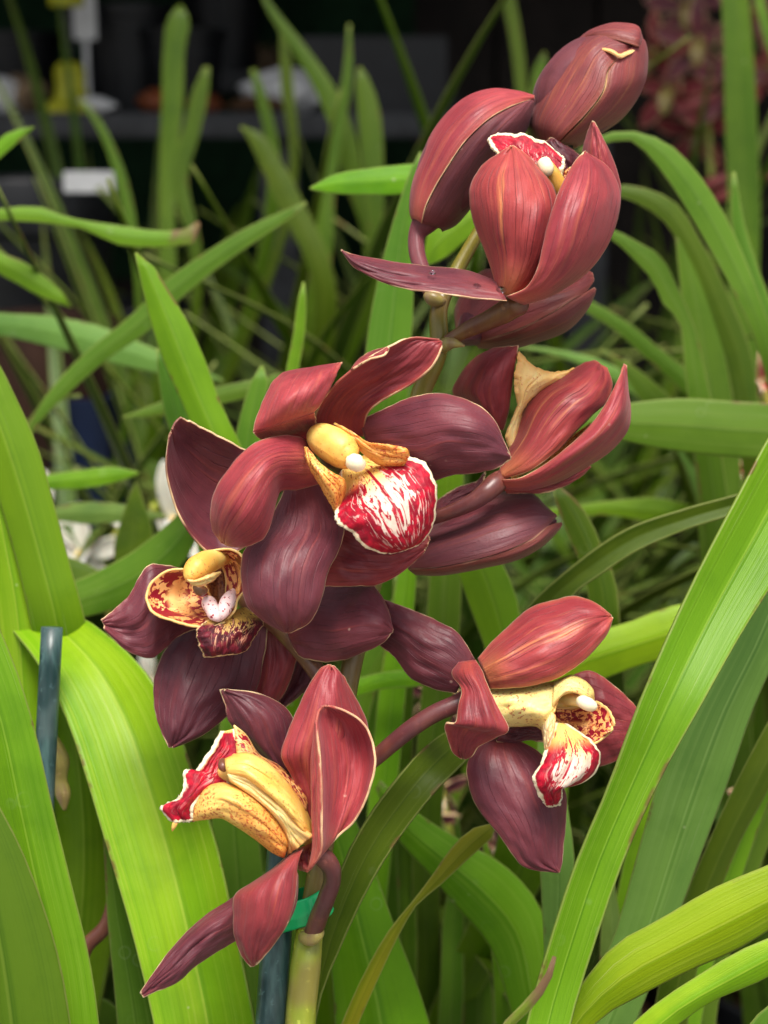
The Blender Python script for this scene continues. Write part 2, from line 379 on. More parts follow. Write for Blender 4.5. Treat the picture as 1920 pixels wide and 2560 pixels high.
M['bowlspot'] = speck_mat("side_lobe_bold_spots", (0.82, 0.46, 0.17), (0.76, 0.36, 0.12), (0.40, 0.03, 0.015), 0.60, 1.0, rim=(0.78, 0.50, 0.18), mz=9.0, mthr=0.47, fu=8.0, fv=14.0)
M['tubelip'] = speck_mat("lip_tube_cream", (0.84, 0.66, 0.25), (0.84, 0.60, 0.20), (0.40, 0.03, 0.02), 0.60, sc=560.0)
M['column'] = speck_mat("column_golden", (0.86, 0.58, 0.15), (0.80, 0.42, 0.08), (0.50, 0.08, 0.02), 0.66)
M['columnpale'] = speck_mat("column_pale_yellow", (0.88, 0.70, 0.30), (0.85, 0.60, 0.22), (0.50, 0.10, 0.03), 0.70)
M['cream'] = speck_mat("lip_underside_cream", (0.86, 0.56, 0.24), (0.88, 0.64, 0.34), (0.50, 0.14, 0.05), 0.72)
M['ruffle'] = speck_mat("lip_ruffle_warm_cream", (0.93, 0.66, 0.28), (0.92, 0.57, 0.20), (0.60, 0.16, 0.04), 0.66)
M['throat'] = speck_mat("throat_dark_speckled", (0.40, 0.15, 0.05), (0.26, 0.07, 0.03), (0.10, 0.005, 0.01), 0.50)
a = NT("anther_cap_white"); M['cap'] = a.base((0.84, 0.73, 0.50), 0.35, 0.45, 0.4, (1, .8, .5), 0.002)
a = NT("callus_white_pink"); oc = a.obj()
M['callus'] = a.base(a.mix(a.ss(a.noise(oc, 900.0, 1.0), 0.62, 0.66), (0.84, 0.60, 0.58), (0.30, 0.02, 0.03)), 0.4, 0.4, 0.3, (1, .5, .4), 0.0015)

def stem_mat(name, c1, c2, c3=None):
    a = NT(name); u, v = a.uv(); oc = a.obj()
    mp = a.n('ShaderNodeMapping'); a.t.links.new(oc, mp.inputs[0]); mp.inputs['Scale'].default_value = (300, 300, 14)
    st = a.noise(mp.outputs[0], 1.0, 3.0)
    col = a.mix(a.ss(st, 0.35, 0.68), c1, c2)
    col = a.mix(a.math('MULTIPLY', a.ss(a.noise(oc, 420.0, 3.0), 0.62, 0.72), 0.35), col, tuple(min(1, x * 2.2 + .03) for x in c2))
    if c3: col = a.mix(a.math('MULTIPLY', a.ss(a.noise(oc, 45.0, 2.0), 0.45, 0.62), 0.7), col, c3)
    a.bump(a.math('ADD', st, a.math('MULTIPLY', a.noise(oc, 900.0), 0.3)), 0.3, 0.0004)
    return a.base(col, 0.36, 0.5, 0.15, (1, .6, .2), 0.0015)
M['stem'] = stem_mat("flower_stem_olive", (0.22, 0.27, 0.015), (0.32, 0.35, 0.04), (0.20, 0.14, 0.04))
M['stemup'] = stem_mat("flower_stem_ochre", (0.17, 0.15, 0.02), (0.23, 0.18, 0.03), (0.14, 0.075, 0.03))
M['pedicel'] = stem_mat("pedicel_purple_brown", (0.12, 0.032, 0.028), (0.17, 0.048, 0.035), (0.10, 0.028, 0.035))
M['pedolive'] = stem_mat("pedicel_olive_brown", (0.15, 0.06, 0.028), (0.20, 0.10, 0.03), (0.13, 0.035, 0.03))
M['bract'] = stem_mat("bract_straw", (0.34, 0.28, 0.07), (0.26, 0.17, 0.08))

def leaf_mat(name, c1, c2, stripe, sss=0.25, rough=0.34, tip=None):
    a = NT(name); u, v = a.uv(); oc = a.obj(); rnd = a.math('MULTIPLY', a.rand(), 23.0)
    big = a.noise(a.xyz(a.math('MULTIPLY', u, 1.5), a.math('MULTIPLY', v, 5.0), rnd), 1.0, 3.0)
    col = a.mix(a.ss(big, 0.32, 0.68), c1, c2)
    st = a.noise(a.xyz(a.math('MULTIPLY', u, 30.0), a.math('MULTIPLY', v, 1.6), rnd), 1.0, 3.0, 0.6)
    col = a.mix(a.math('MULTIPLY', a.ss(st, 0.50, 0.72), a.ss(a.noise(oc, 22.0, 2.0), 0.38, 0.66, 0.10, 0.55)), col, stripe)
    dkst = a.noise(a.xyz(a.math('MULTIPLY', u, 26.0), a.math('MULTIPLY', v, 1.2), a.math('ADD', rnd, 5.0)), 1.0, 2.0, 0.6)
    col = a.mix(a.math('MULTIPLY', a.ss(dkst, 0.55, 0.75), 0.35), col, a.mix(1.0, col, (0.5, 0.62, 0.5), 'MULTIPLY'))
    mid = a.ss(a.math('ABSOLUTE', a.math('SUBTRACT', u, 0.5)), 0.022, 0.006)
    md2 = a.ss(a.math('ABSOLUTE', a.math('SUBTRACT', u, 0.535)), 0.045, 0.012)
    col = a.mix(a.math('MULTIPLY', md2, 0.45), col, a.mix(1.0, col, (0.55, 0.68, 0.5), 'MULTIPLY'))
    col = a.mix(a.math('MULTIPLY', mid, 0.6), col, stripe)
    hue = a.n('ShaderNodeHueSaturation'); a.set(hue.inputs['Hue'], a.math('ADD', 0.488, a.math('MULTIPLY', a.rand(), 0.024))); a.set(hue.inputs['Value'], a.math('ADD', 0.86, a.math('MULTIPLY', a.rand(), 0.28)))
    a.t.links.new(col, hue.inputs['Color']); col = hue.outputs[0]
    # cloudy unevenness, dull water marks and thin scratches
    cl = a.noise(oc, 38.0, 5.0, 0.6)
    col = a.mix(a.math('MULTIPLY', a.ss(cl, 0.46, 0.70), 0.45), col, a.mix(1.0, col, (0.60, 0.70, 0.55), 'MULTIPLY'))
    wm = a.n('ShaderNodeTexVoronoi', feature='F1'); a.t.links.new(oc, wm.inputs['Vector']); wm.inputs['Scale'].default_value = 95.0
    ring = a.math('MULTIPLY', a.ss(a.math('ABSOLUTE', a.math('SUBTRACT', wm.outputs['Distance'], 0.20)), 0.05, 0.01), a.ss(a.noise(oc, 30.0, 2.0), 0.55, 0.66))
    col = a.mix(a.math('MULTIPLY', ring, 0.10), col, (0.45, 0.50, 0.32))
    sc_ = a.noise(a.xyz(a.math('MULTIPLY', u, 70.0), a.math('MULTIPLY', v, 9.0), rnd), 1.0, 1.0)
    col = a.mix(a.math('MULTIPLY', a.ss(sc_, 0.74, 0.80), 0.45), col, (0.50, 0.52, 0.25))
    # scattered pale specks and scuffs
    vo = a.n('ShaderNodeTexVoronoi', feature='F1'); a.t.links.new(oc, vo.inputs['Vector']); vo.inputs['Scale'].default_value = 70.0
    fl = a.math('MULTIPLY', a.ss(vo.outputs['Distance'], 0.06, 0.035), a.ss(a.noise(oc, 40.0, 1.0), 0.52, 0.62))
    col = a.mix(a.math('MULTIPLY', fl, 0.5), col, (0.5, 0.55, 0.3))
    ed = a.math('ADD', a.edge(), a.math('MULTIPLY', a.math('SUBTRACT', a.noise(oc, 160.0), 0.5), 0.5))
    col = a.mix(a.math('MULTIPLY', a.ss(ed, 0.55, 0.25), 0.55), col, (0.30, 0.33, 0.09))
    scar = a.math('MULTIPLY', a.ss(ed, 1.5, 0.4), a.ss(a.noise(oc, 48.0, 4.0, 0.65), 0.58, 0.66))
    col = a.mix(a.math('MULTIPLY', scar, 0.8), col, (0.17, 0.10, 0.035))
    if tip:
        tn = a.math('ADD', v, a.math('MULTIPLY', a.math('SUBTRACT', a.noise(oc, 120.0), 0.5), 0.08))
        col = a.mix(a.ss(tn, tip, tip + 0.03), col, (0.20, 0.12, 0.06))
    a.bump(a.math('ADD', a.math('MULTIPLY', cl, 1.2), a.math('ADD', a.math('MULTIPLY', st, 0.5), a.math('MULTIPLY', dkst, 0.8))), 0.5, 0.0004)
    rg = a.math('ADD', rough, a.math('MULTIPLY', a.noise(oc, 60.0), 0.12))
    m = a.base(col, rg, 0.22)
    if sss:
        tr = a.n('ShaderNodeBsdfTranslucent'); a.t.links.new(a.mix(1.0, col, (1.25, 1.2, 0.6), 'MULTIPLY'), tr.inputs['Color'])
        mx = a.n('ShaderNodeMixShader'); mx.inputs[0].default_value = 0.35
        a.t.links.new(a.b.outputs[0], mx.inputs[1]); a.t.links.new(tr.outputs[0], mx.inputs[2])
        a.t.links.new(mx.outputs[0], a.t.nodes['Material Output'].inputs['Surface'])
    return m
M['lbright'] = leaf_mat("leaf_yellow_green", (0.195, 0.36, 0.006), (0.295, 0.43, 0.007), (0.39, 0.49, 0.045))
M['lfresh'] = leaf_mat("leaf_fresh_green", (0.125, 0.29, 0.006), (0.17, 0.35, 0.008), (0.26, 0.42, 0.04))
M['lmid'] = leaf_mat("leaf_mid_green", (0.085, 0.19, 0.010), (0.12, 0.235, 0.016), (0.19, 0.29, 0.05))
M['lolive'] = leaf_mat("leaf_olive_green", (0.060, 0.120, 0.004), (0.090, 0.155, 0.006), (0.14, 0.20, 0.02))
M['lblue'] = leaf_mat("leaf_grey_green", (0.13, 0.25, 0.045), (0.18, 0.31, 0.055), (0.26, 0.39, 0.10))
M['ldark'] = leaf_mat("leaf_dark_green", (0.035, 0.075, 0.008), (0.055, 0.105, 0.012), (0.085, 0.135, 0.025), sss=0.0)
M['lbrown'] = leaf_mat("leaf_green_brown_tip", (0.14, 0.27, 0.010), (0.18, 0.31, 0.015), (0.25, 0.34, 0.05), tip=0.974)
M['lyellow'] = leaf_mat("leaf_yellowing", (0.17, 0.23, 0.006), (0.27, 0.28, 0.010), (0.36, 0.33, 0.02))
M['ldry'] = leaf_mat("leaf_half_dry", (0.12, 0.22, 0.01), (0.16, 0.26, 0.015), (0.22, 0.30, 0.04), tip=0.955)
def plain(name, c, rough=0.5, spec=0.4, var=0.25, sc=40.0, bump=0.15):
    a = NT(name); oc = a.obj(); nz = a.noise(oc, sc, 4.0)
    col = a.mix(a.ss(nz, 0.3, 0.7), tuple(x * (1 - var) for x in c), tuple(x * (1 + var) for x in c))
    a.bump(a.noise(oc, sc * 6, 3.0), bump, 0.0008)
    return a.base(col, rough, spec)

# ---------------------------------------------------------------- the setting
a = NT("concrete_ground"); oc = a.obj()
gcol = a.mix(a.ss(a.noise(oc, 5.0, 5.0), 0.3, 0.7), (0.16, 0.15, 0.14), (0.25, 0.235, 0.22))
gcol = a.mix(a.math('MULTIPLY', a.ss(a.noise(oc, 26.0, 4.0), 0.52, 0.66), 0.7), gcol, (0.09, 0.065, 0.045))
a.bump(a.noise(oc, 120.0, 4.0), 0.4, 0.003); M['ground'] = a.base(gcol, 0.85, 0.2)
M['black'] = plain("black_plastic", (0.007, 0.0075, 0.009), 0.45, 0.35)
M['wallgreen'] = plain("dark_green_cloth", (0.006, 0.022, 0.009), 0.85, 0.1)
M['board'] = plain("dark_stained_timber", (0.016, 0.012, 0.010), 0.7, 0.2, 0.4, 12.0)
M['bench'] = plain("weathered_grey_bench", (0.045, 0.046, 0.049), 0.6, 0.3)
M['bark'] = plain("orchid_bark", (0.10, 0.055, 0.03), 0.9, 0.1, 0.5, 60.0, 0.8)
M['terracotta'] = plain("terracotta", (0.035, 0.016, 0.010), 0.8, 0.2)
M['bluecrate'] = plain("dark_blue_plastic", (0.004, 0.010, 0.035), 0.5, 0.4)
M['yellow'] = plain("yellow_plastic", (0.42, 0.42, 0.02), 0.45, 0.4)
M['white'] = plain("white_tag_plastic", (0.62, 0.62, 0.62), 0.5, 0.4, 0.1)
M['orange'] = plain("orange_plastic", (0.20, 0.05, 0.014), 0.5, 0.4)
M['roof'] = plain("dark_shade_cloth", (0.02, 0.022, 0.02), 0.9, 0.1)
M['straw'] = plain("dry_straw", (0.22, 0.15, 0.09), 0.9, 0.1)
M['steel'] = plain("dull_pipe", (0.10, 0.10, 0.11), 0.45, 0.5)

g = bpy.data.meshes.new("ground"); g.from_pydata([(-15, -15, 0), (15, -15, 0), (15, 15, 0), (-15, 15, 0)], [], [(0, 1, 2, 3)])
tag(link("ground", g, M['ground']), None, None, kind="structure")
WY = 2.75
wall = empty("back_wall", (0, WY, 0)); tag(wall, "dark stained timber board wall behind the benches", "wall")
bme = None
for i in range(34):
    x = -2.9 + i * 0.172
    o = box("board", (x, WY + random.uniform(0, .006), 0.02), (x + 0.164, WY + 0.03, 2.35), M['board'], wall, 0.003)
cloth = empty("shade_curtain", (-0.75, WY - 0.1, 0)); tag(cloth, "dark green shade cloth hanging behind the potting shelf", "curtain")
gr = []
xs = np.linspace(-2.0, 0.05, 60); zs = np.linspace(0.75, 2.2, 12)
gg = np.array([[(x, WY - 0.10 + 0.018 * math.sin(x * 23) + 0.01 * math.sin(x * 51 + z * 3), z) for x in xs] for z in zs])
gr.append((gg, np.full(gg.shape[:2], 50.0), np.linspace(0, 1, 60), np.linspace(0, 1, 12)))
link("cloth", mesh_grids("cloth", gr), M['wallgreen'], cloth)
wtube("hanging_rail", cloth, [(-2.05, WY - 0.1, 2.2, .014), (0.1, WY - 0.1, 2.2, .014)], M['steel'])
roof = empty("added_shade_roof", (0, 2.0, 1.74)); tag(roof, "unseen dark roof added to shade the back benches", "roof")  # out of view, added to block sky and sun over the background
box("added_roof_sheet", (-2.0, 0.98, 1.74), (2.0, 2.95, 1.76), M['roof'], roof)
for sx in (-1, 1): box("added_side_sheet", (sx * 1.93, 1.08, 0.05), (sx * 1.93 + .01, 2.72, 1.735), M['roof'], roof)  # unseen side sheets, added to keep the background dark
box("back_sheet", (-2.9, WY + .035, 0.02), (2.9, WY + .045, 2.35), M['roof'], wall, 0)
for x in (-1.9, 1.9): box("post", (x, 1.0, 0.0), (x + .07, 1.07, 1.735), M['board'], roof)  # posts carrying the added roof

def pot(cx, cy, z0, r, h, label, cat="pot", mat='black', name="plant_pot", fill=True, group=None):
    e = empty(name, (cx, cy, z0)); tag(e, label, cat, group)
    prof = [(0.0, 0.004), (r * .70, 0.004), (r * .74, 0.0), (r * .95, h * .86), (r * 1.0, h * .87), (r * 1.03, h * .99), (r * 1.0, h), (r * .95, h * .985), (r * .93, h * .85)]
    lathe("pot_wall", prof, M[mat], e, (cx, cy, z0))
    if fill:
        gp = []
        for i in range(7):
            rr = r * .93 * i / 6.0
            gp.append([(cx + rr * math.cos(k / 24 * 6.2832), cy + rr * math.sin(k / 24 * 6.2832), z0 + h * .86 + (random.uniform(-.006, .006) if 0 < i < 6 and k < 24 else 0)) for k in range(25)])
        gp = np.array(gp)
        link("potting_bark", mesh_grids("potting_bark", [(gp, np.full(gp.shape[:2], 50.0), np.linspace(0, 1, 25), np.linspace(0, 1, 7))]), M['bark'], e)
    return e

# shelf and bench with clutter, far left
def wz(y, D): return P(960, y, D)[2]
def wx(x, D): return (x - 960) * D * K
D1 = 1.75
zt = wz(282, D1); zb = wz(345, D1); yf = P(960, 300, D1)[1]
bench = empty("potting_bench", (wx(300, D1), yf, 0)); tag(bench, "dark grey potting bench with clutter on its top", "bench")
box("bench_top", (wx(-500, D1), yf, zb), (wx(1500, D1), yf + 0.42, zt), M['bench'], bench, 0.004)
for x in (-480, 640, 1440):
    box("leg", (wx(x, D1), yf + 0.03, 0.0), (wx(x, D1) + .045, yf + 0.075, zb - .0005), M['bench'], bench)
D2 = 2.35
zt2 = wz(178, D2); yf2 = P(960, 180, D2)[1]
sh = empty("back_shelf", (wx(600, D2), yf2, 0)); tag(sh, "black raised shelf against the green shade cloth", "shelf")
box("shelf_board", (wx(-300, D2), yf2, zt2 - 0.03), (wx(1120, D2), yf2 + 0.22, zt2), M['black'], sh, 0.004)
for x in (-290, 1080): box("leg", (wx(x, D2), yf2 + 0.02, 0), (wx(x, D2) + .04, yf2 + 0.06, zt2 - .0305), M['black'], sh)
def spot(x, y, D, dy=0.0): q = P(x, y, D); return q[0], q[1] + dy, q[2]
pot(wx(470, 1.95), yf + .16, zt, 0.055, 0.10, "black nursery pot on the potting bench behind the leaf tips", name="nursery_pot")
pot(wx(330, 1.95), yf + .18, zt, 0.060, 0.13, "black nursery pot on the potting bench beside the yellow marker", name="nursery_pot")
pot(wx(40, 1.95), yf + .22, zt, 0.06, 0.10, "black nursery pot at the far left of the bench", name="nursery_pot")
pot(wx(560, 2.45), yf2 + .10, zt2, 0.07, 0.16, "tall black pot holding dry straw on the raised shelf", name="nursery_pot")
box_t = empty("seed_tray", (wx(900, 1.95), yf + .2, zt)); tag(box_t, "long black tray at the right end of the bench", "tray")
x0, x1, y0, y1 = wx(760, 1.95), wx(1110, 1.95), yf + .12, yf + .32
for lo, hi in (((x0, y0, zt), (x1, y0 + .005, zt + .09)), ((x0, y1 - .005, zt), (x1, y1, zt + .09)), ((x0, y0 + .0055, zt), (x0 + .005, y1 - .0055, zt + .09)), ((x1 - .005, y0 + .0055, zt), (x1, y1 - .0055, zt + .09))):
    box("tray_wall", lo, hi, M['black'], box_t, 0.001)
box("tray_base", (x0 + .0055, y0 + .0055, zt + .001), (x1 - .0055, y1 - .0055, zt + .006), M['black'], box_t, 0)
# yellow marker: cone on a flange, with a rod and a round tag above it
ym = empty("marker_stake", (wx(165, D1), yf + .03, zt)); tag(ym, "yellow cone marker with thin black rod on the bench", "marker")
q = (wx(165, D1), yf + .035, zt)
lathe("cone", [(0, 0.001), (.036, 0.001), (.037, .008), (.022, .014), (.017, .03), (.018, .048), (.012, .056), (0, .058)], M['yellow'], ym, q)
wtube("rod", ym, [(q[0], q[1], q[2] + .055, .006), (q[0], q[1], q[2] + .12, .006)], M['black'])
lathe("collar", [(0, .118), (.019, .118), (.020, .125), (.020, .150), (.015, .155), (0, .156)], M['yellow'], ym, q)
wt = empty("plant_label", (wx(222, 1.9), yf + .1, zt)); tag(wt, "tall white plant label standing behind the yellow marker", "label")
box("label_blade", (wx(195, 1.85), yf + .10, zt + .085), (wx(252, 1.85), yf + .103, zt + .22), M['white'], wt, 0.001)
box("label_stalk", (wx(218, 1.85), yf + .1005, zt), (wx(230, 1.85), yf + .1025, zt + .0845), M['white'], wt, 0)
def rag(name, x, y, D, sc, mat, label, cat, base, n=5, flat=0.5):
    """a crumpled little heap: a dented blob resting on base height"""
    c = np.array([wx(x, D), P(x, y, D)[1], base]); rs = np.random.default_rng(int(x * 7 + y))
    nv, nu = 18, 28; gg = np.zeros((nv, nu, 3)); ph = rs.uniform(0, 6.28, 6)
    for i in range(nv):
        th = math.pi * i / (nv - 1)
        for k in range(nu):
            an = 2 * math.pi * k / (nu - 1)
            r = 1 + .22 * math.sin(3 * an + ph[0]) * math.sin(th) + .16 * math.sin(5 * an + 4 * th + ph[1]) * math.sin(th) + .1 * math.sin(9 * an - 6 * th + ph[2]) * math.sin(th)
            gg[i, k] = c + sc * np.array([r * math.sin(th) * math.cos(an), .7 * r * math.sin(th) * math.sin(an), flat * (1 + math.cos(th) * (1 + .15 * math.sin(4 * an)))])
    gg[:, -1] = gg[:, 0]
    return tag(link(name, mesh_grids(name, [(gg, np.full((nv, nu), 50.0), np.linspace(0, 1, nu), np.linspace(0, 1, nv))]), M[mat]), label, cat)
rag("paper_scrap", 235, 265, D1 + .02, .022, 'white', "small pale scrap lying right of the yellow marker", "scrap", zt, flat=.4)
rag("crumpled_bag", 715, 235, D1 + .08, .045, 'white', "white crumpled bag on the bench behind green leaf tips", "bag", zt, flat=.55)
rag("crumpled_bag", 4, 240, D1 + .06, .022, 'white', "white crumpled bag at the left picture edge on the bench", "bag", zt, flat=.9)
rag("bark_heap", 55, 250, D1 + .08, .03, 'straw', "small brown heap of bark at the left end of the bench", "bark", zt, flat=.7)
rag("bark_heap", 640, 275, D1 + .02, .03, 'bark', "low reddish heap of bark in front of the white bag", "bark", zt, flat=.3)
rag("orange_scrap", 395, 250, D1 + .05, .024, 'orange', "orange plastic scrap behind the tall blurred leaf", "plastic", zt, flat=.55)
rag("orange_scrap", 510, 245, D1 + .06, .018, 'orange', "smaller orange plastic scrap right of the tall blurred leaf", "plastic", zt, flat=.6)
def tuft(name, cx, cy, cz, n, ln, mat, label):
    V = []; grids = []
    rs = np.random.default_rng(int(cx * 1000) & 255)
    for k in range(n):
        az = rs.uniform(0, 6.28); el = rs.uniform(.2, 1.3); d = np.array([math.cos(az) * math.cos(el), math.sin(az) * math.cos(el), math.sin(el)]) * ln * rs.uniform(.5, 1)
        b = np.array([cx, cy, cz]) + rs.uniform(-.02, .02, 3) * np.array([1, 1, 0]); sd = np.array([-math.sin(az), math.cos(az), 0]) * .0012
        rows = [(b - sd, b + sd, np.zeros(3)), (b + d * .5 + np.array([0, 0, .01]) - sd, b + d * .5 + np.array([0, 0, .01]) + sd, np.zeros(3)), (b + d - sd * .3, b + d + sd * .3, np.zeros(3))]
        grids.append(sheet_grid(rows, 3, 6))
    o = link(name, mesh_grids(name, grids), M[mat]); return tag(o, label, "dried plant")
tuft("dry_straw_tuft", wx(680, 2.45), yf2 + .10, zt2 + .0005, 120, .06, 'straw', "tuft of dry straw on the raised shelf behind the crossing leaf")
tuft("dry_straw_tuft", wx(920, 2.45), yf2 + .12, zt2 + .0005, 90, .05, 'straw', "tuft of dry straw at the right end of the raised shelf")
# below the bench
zl = wz(440, 1.45)
bp = pot(wx(95, 1.5), 1.47, 0.58, 0.085, zl - 0.58, "large black pot under the bench at the left edge", name="nursery_pot")
st = empty("slatted_stand", (wx(150, 1.5), 1.47, 0)); tag(st, "low dark stand under the bench carrying the black pots", "stand")
for k in range(6): box("slat", (wx(-700, 1.5), 1.33 + k * .06, .555), (wx(620, 1.5), 1.375 + k * .06, .579), M['board'], st, .002)
for x in (-680, 580): 
    for y in (1.34, 1.63): box("leg", (wx(x, 1.5), y, 0), (wx(x, 1.5) + .04, y + .04, .5545), M['board'], st, .002)
pot(wx(330, 1.6), 1.56, 0.58, 0.07, 0.25, "black pot with white label beneath the bench", name="nursery_pot")
tl = box("pot_label", (wx(218, 1.45), 1.372, wz(476, 1.4)), (wx(335, 1.45), 1.375, wz(424, 1.4)), M['white'], None, .001)
tag(tl, "white rectangular label on the pot beneath the bench", "label")
# blue crates and terracotta in the shade low on the left
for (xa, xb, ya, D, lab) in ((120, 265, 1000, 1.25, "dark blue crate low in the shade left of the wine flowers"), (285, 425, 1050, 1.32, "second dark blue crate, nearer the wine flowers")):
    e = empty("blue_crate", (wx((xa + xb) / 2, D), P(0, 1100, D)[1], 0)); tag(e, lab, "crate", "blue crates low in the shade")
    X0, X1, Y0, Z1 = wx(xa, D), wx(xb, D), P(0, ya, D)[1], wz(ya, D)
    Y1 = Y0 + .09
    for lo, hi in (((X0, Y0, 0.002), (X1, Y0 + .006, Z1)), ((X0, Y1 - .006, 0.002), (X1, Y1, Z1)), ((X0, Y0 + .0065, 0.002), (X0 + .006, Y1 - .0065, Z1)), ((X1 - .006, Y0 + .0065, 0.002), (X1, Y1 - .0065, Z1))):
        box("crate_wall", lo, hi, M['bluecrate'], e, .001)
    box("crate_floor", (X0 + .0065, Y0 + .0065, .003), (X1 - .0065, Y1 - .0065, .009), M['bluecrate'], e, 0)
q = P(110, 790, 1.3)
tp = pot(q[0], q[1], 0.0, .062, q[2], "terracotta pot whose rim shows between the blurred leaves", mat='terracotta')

# ---------------------------------------------------------------- orchid plants: pots, roots, leaves
PL = {}
def plant(key, root, label, potlabel, pr=0.105, z=None):
    z0 = root[2]
    pot(root[0], root[1], 0.0, pr, z0 / .86 if z is None else z, potlabel)
    e = empty("orchid_plant", root); tag(e, label, "orchid"); PL[key] = e
    return e
plant('main', (-0.02, 0.47, 0.30), "orchid with a tall spike of maroon flowers tied to a green stake", "black pot of the maroon orchid in front")
plant('left', (-0.27, 0.53, 0.30), "leafy orchid at lower left with broad arching yellow green leaves", "black pot of the leafy orchid at lower left")
plant('right', (0.26, 0.50, 0.30), "leafy orchid at lower right with long diagonal green leaves", "black pot of the leafy orchid at lower right")
plant('midc', (-0.01, 0.745, 0.30), "leafy orchid just behind the maroon flowers with upright blades", "black pot right behind the maroon orchid")
plant('midl', (-0.30, 0.82, 0.30), "leafy orchid behind left with long blades crossing diagonally", "black pot behind the leaves on the left")
plant('midr', (0.29, 0.82, 0.30), "leafy orchid behind right with high arching leaves", "black pot behind the leaves on the right")

def bulb(pl, n=3):
    r = np.array(PL[pl].location)
    for k in range(n):
        a_ = k * 2.1 + .4; c = r + np.array([math.cos(a_) * .04, math.sin(a_) * .04, -.004])
        wtube("pseudobulb", PL[pl], [(*c, .004), (*(c + [0, 0, .012]), .019), (*(c + [0, 0, .04]), .024), (*(c + [0, 0, .07]), .014), (*(c + [0, 0, .085]), .006)], M['lolive'])
LN = [0]
def leaf(pl, mat, rows, b=2.2, root=True, thick=0.8, D=None, nv=None, wave=0.25):
    """rows root -> tip: (xl,yl,xr,yr,depth); the blade is carried down to the plant's crown"""
    LN[0] += 1; rs = np.random.default_rng(LN[0]); r3 = []
    lastD = D
    for r in rows:
        if len(r) > 4: lastD = r[4]
        L = P(r[0], r[1], lastD); Rr = P(r[2], r[3], lastD)
        wv = np.linalg.norm(Rr - L)
        r3.append([L, Rr, -FWD * math.copysign(min(abs(b) * 1.5 / 1000, wv * (.17 if lastD < .58 else .08)), b)])
    if root:
        rt = np.array(PL[pl].location) + np.append(rs.uniform(-.045, .045, 2), -.02)
        L0, R0, B0 = r3[0]; c0 = (L0 + R0) / 2; w0 = R0 - L0
        sgn = 1.0 if w0[0] >= 0 else -1.0
        wr = np.array([sgn * .014, 0, 0])
        pre = []
        for f in (1.0, .62, .28):
            c = c0 + (rt - c0) * f; c = c + np.array([0, 0, -.06 * math.sin(f * math.pi)]) * (1 if c0[2] > .55 else 0)
            wd = w0 * (1 - f) * (.9) + wr * f * 1.0
            pre.append([c - wd / 2, c + wd / 2, B0 * (1 - .5 * f)])
        r3 = pre + r3
    nvv = nv or (64 if root else 40)
    gr = sheet_grid([tuple(x) for x in r3], 17, nvv, 0.75, wave / 1000, 2.0, LN[0], 'tent')
    o = link("leaf", mesh_grids("leaf", [gr]), M[mat], PL[pl])
    md = o.modifiers.new("thickness", 'SOLIDIFY'); md.thickness = thick / 1000; md.offset = 0
    return o
for k in PL: bulb(k)
# left foreground plant
leaf('left', 'lbright', [(395,2620,645,2600,.475),(330,2330,592,2330,.482),(265,2110,540,2100,.49),(212,1930,482,1925,.497),(172,1810,440,1810,.505),(120,1700,372,1690,.512),(70,1625,290,1605,.522),(25,1570,190,1535,.535),(0,1530,100,1512,.55),(-60,1530,10,1532,.57),(-110,1580,-80,1590,.58)], b=-4)
leaf('left', 'lolive', [(-90,2620,182,2600,.425),(-110,2380,142,2380),(-120,2230,95,2230),(-125,2110,42,2100),(-130,2040,0,2020),(-150,1950,-60,1930),(-150,1900,-140,1890)], b=3)
leaf('left', 'lfresh', [(80,2640,250,2600,.448),(62,2400,224,2400),(20,2200,176,2200),(-20,2000,128,2000),(-62,1800,82,1800),(-112,1640,28,1640),(-165,1500,-40,1500),(-230,1380,-160,1370)], b=4)
leaf('left', 'lfresh', [(130,2000,290,1990,.545),(100,1700,240,1700,.54),(70,1516,208,1526,.53),(42,1400,172,1400),(0,1250,138,1270),(-45,1120,92,1110),(-75,1000,42,1000),(-70,930,0,915),(-60,860,-40,850)], b=4)
leaf('left', 'lbright', [(20,1900,120,1900,.535),(10,1700,110,1700),(-10,1500,95,1500),(-40,1350,70,1350),(-80,1200,45,1200),(-120,1080,5,1080),(-150,980,-60,970)], b=3)
leaf('left', 'lblue', [(20,1560,90,1600,.60),(90,1640,150,1640,.57),(150,1800,195,1850),(190,1960,228,1980),(235,2130,262,2110),(266,2255,268,2255)], root=False)
leaf('left', 'lmid', [(300,2640,400,2640,.52),(285,2450,360,2430),(270,2300,320,2280),(262,2150,290,2140),(258,2050,262,2050)])
leaf('left', 'lmid', [(30,2640,330,2640,.60),(40,2560,300,2520),(60,2480,200,2470),(70,2400,100,2390)])
# main plant
leaf('main', 'lolive', [(760,2660,780,2660,.475),(783,2516,795,2520),(804,2333,850,2370),(836,2218,910,2240),(877,2117,964,2145),(937,2017,1028,2053),(1001,1934,1092,1975),(1069,1861,1166,1902,.485),(1129,1820,1210,1860,.495),(1190,1790,1250,1830,.51),(1260,1790,1275,1800,.52)], b=-2)
leaf('main', 'lfresh', [(840,2620,1085,2600,.535),(835,2500,1052,2490),(818,2340,992,2330),(800,2200,942,2190),(780,2080,897,2070),(760,1960,850,1960),(755,1860,800,1860),(760,1790,770,1790)], b=4)
leaf('main', 'lyellow', [(850,2570,890,2570,.50),(909,2438,946,2442),(978,2319,1000,2330),(1031,2255,1039,2264),(1083,2186,1096,2216),(1125,2125,1164,2152),(1168,2082,1215,2105),(1205,2062,1238,2080),(1236,2058,1240,2062)])
leaf('main', 'lfresh', [(1395,2660,1310,2660,.565),(1385,2480,1270,2500),(1345,2260,1215,2350),(1262,2165,1145,2270),(1150,2100,1070,2180),(1040,2030,995,2095),(950,1950,940,1970)], b=3)
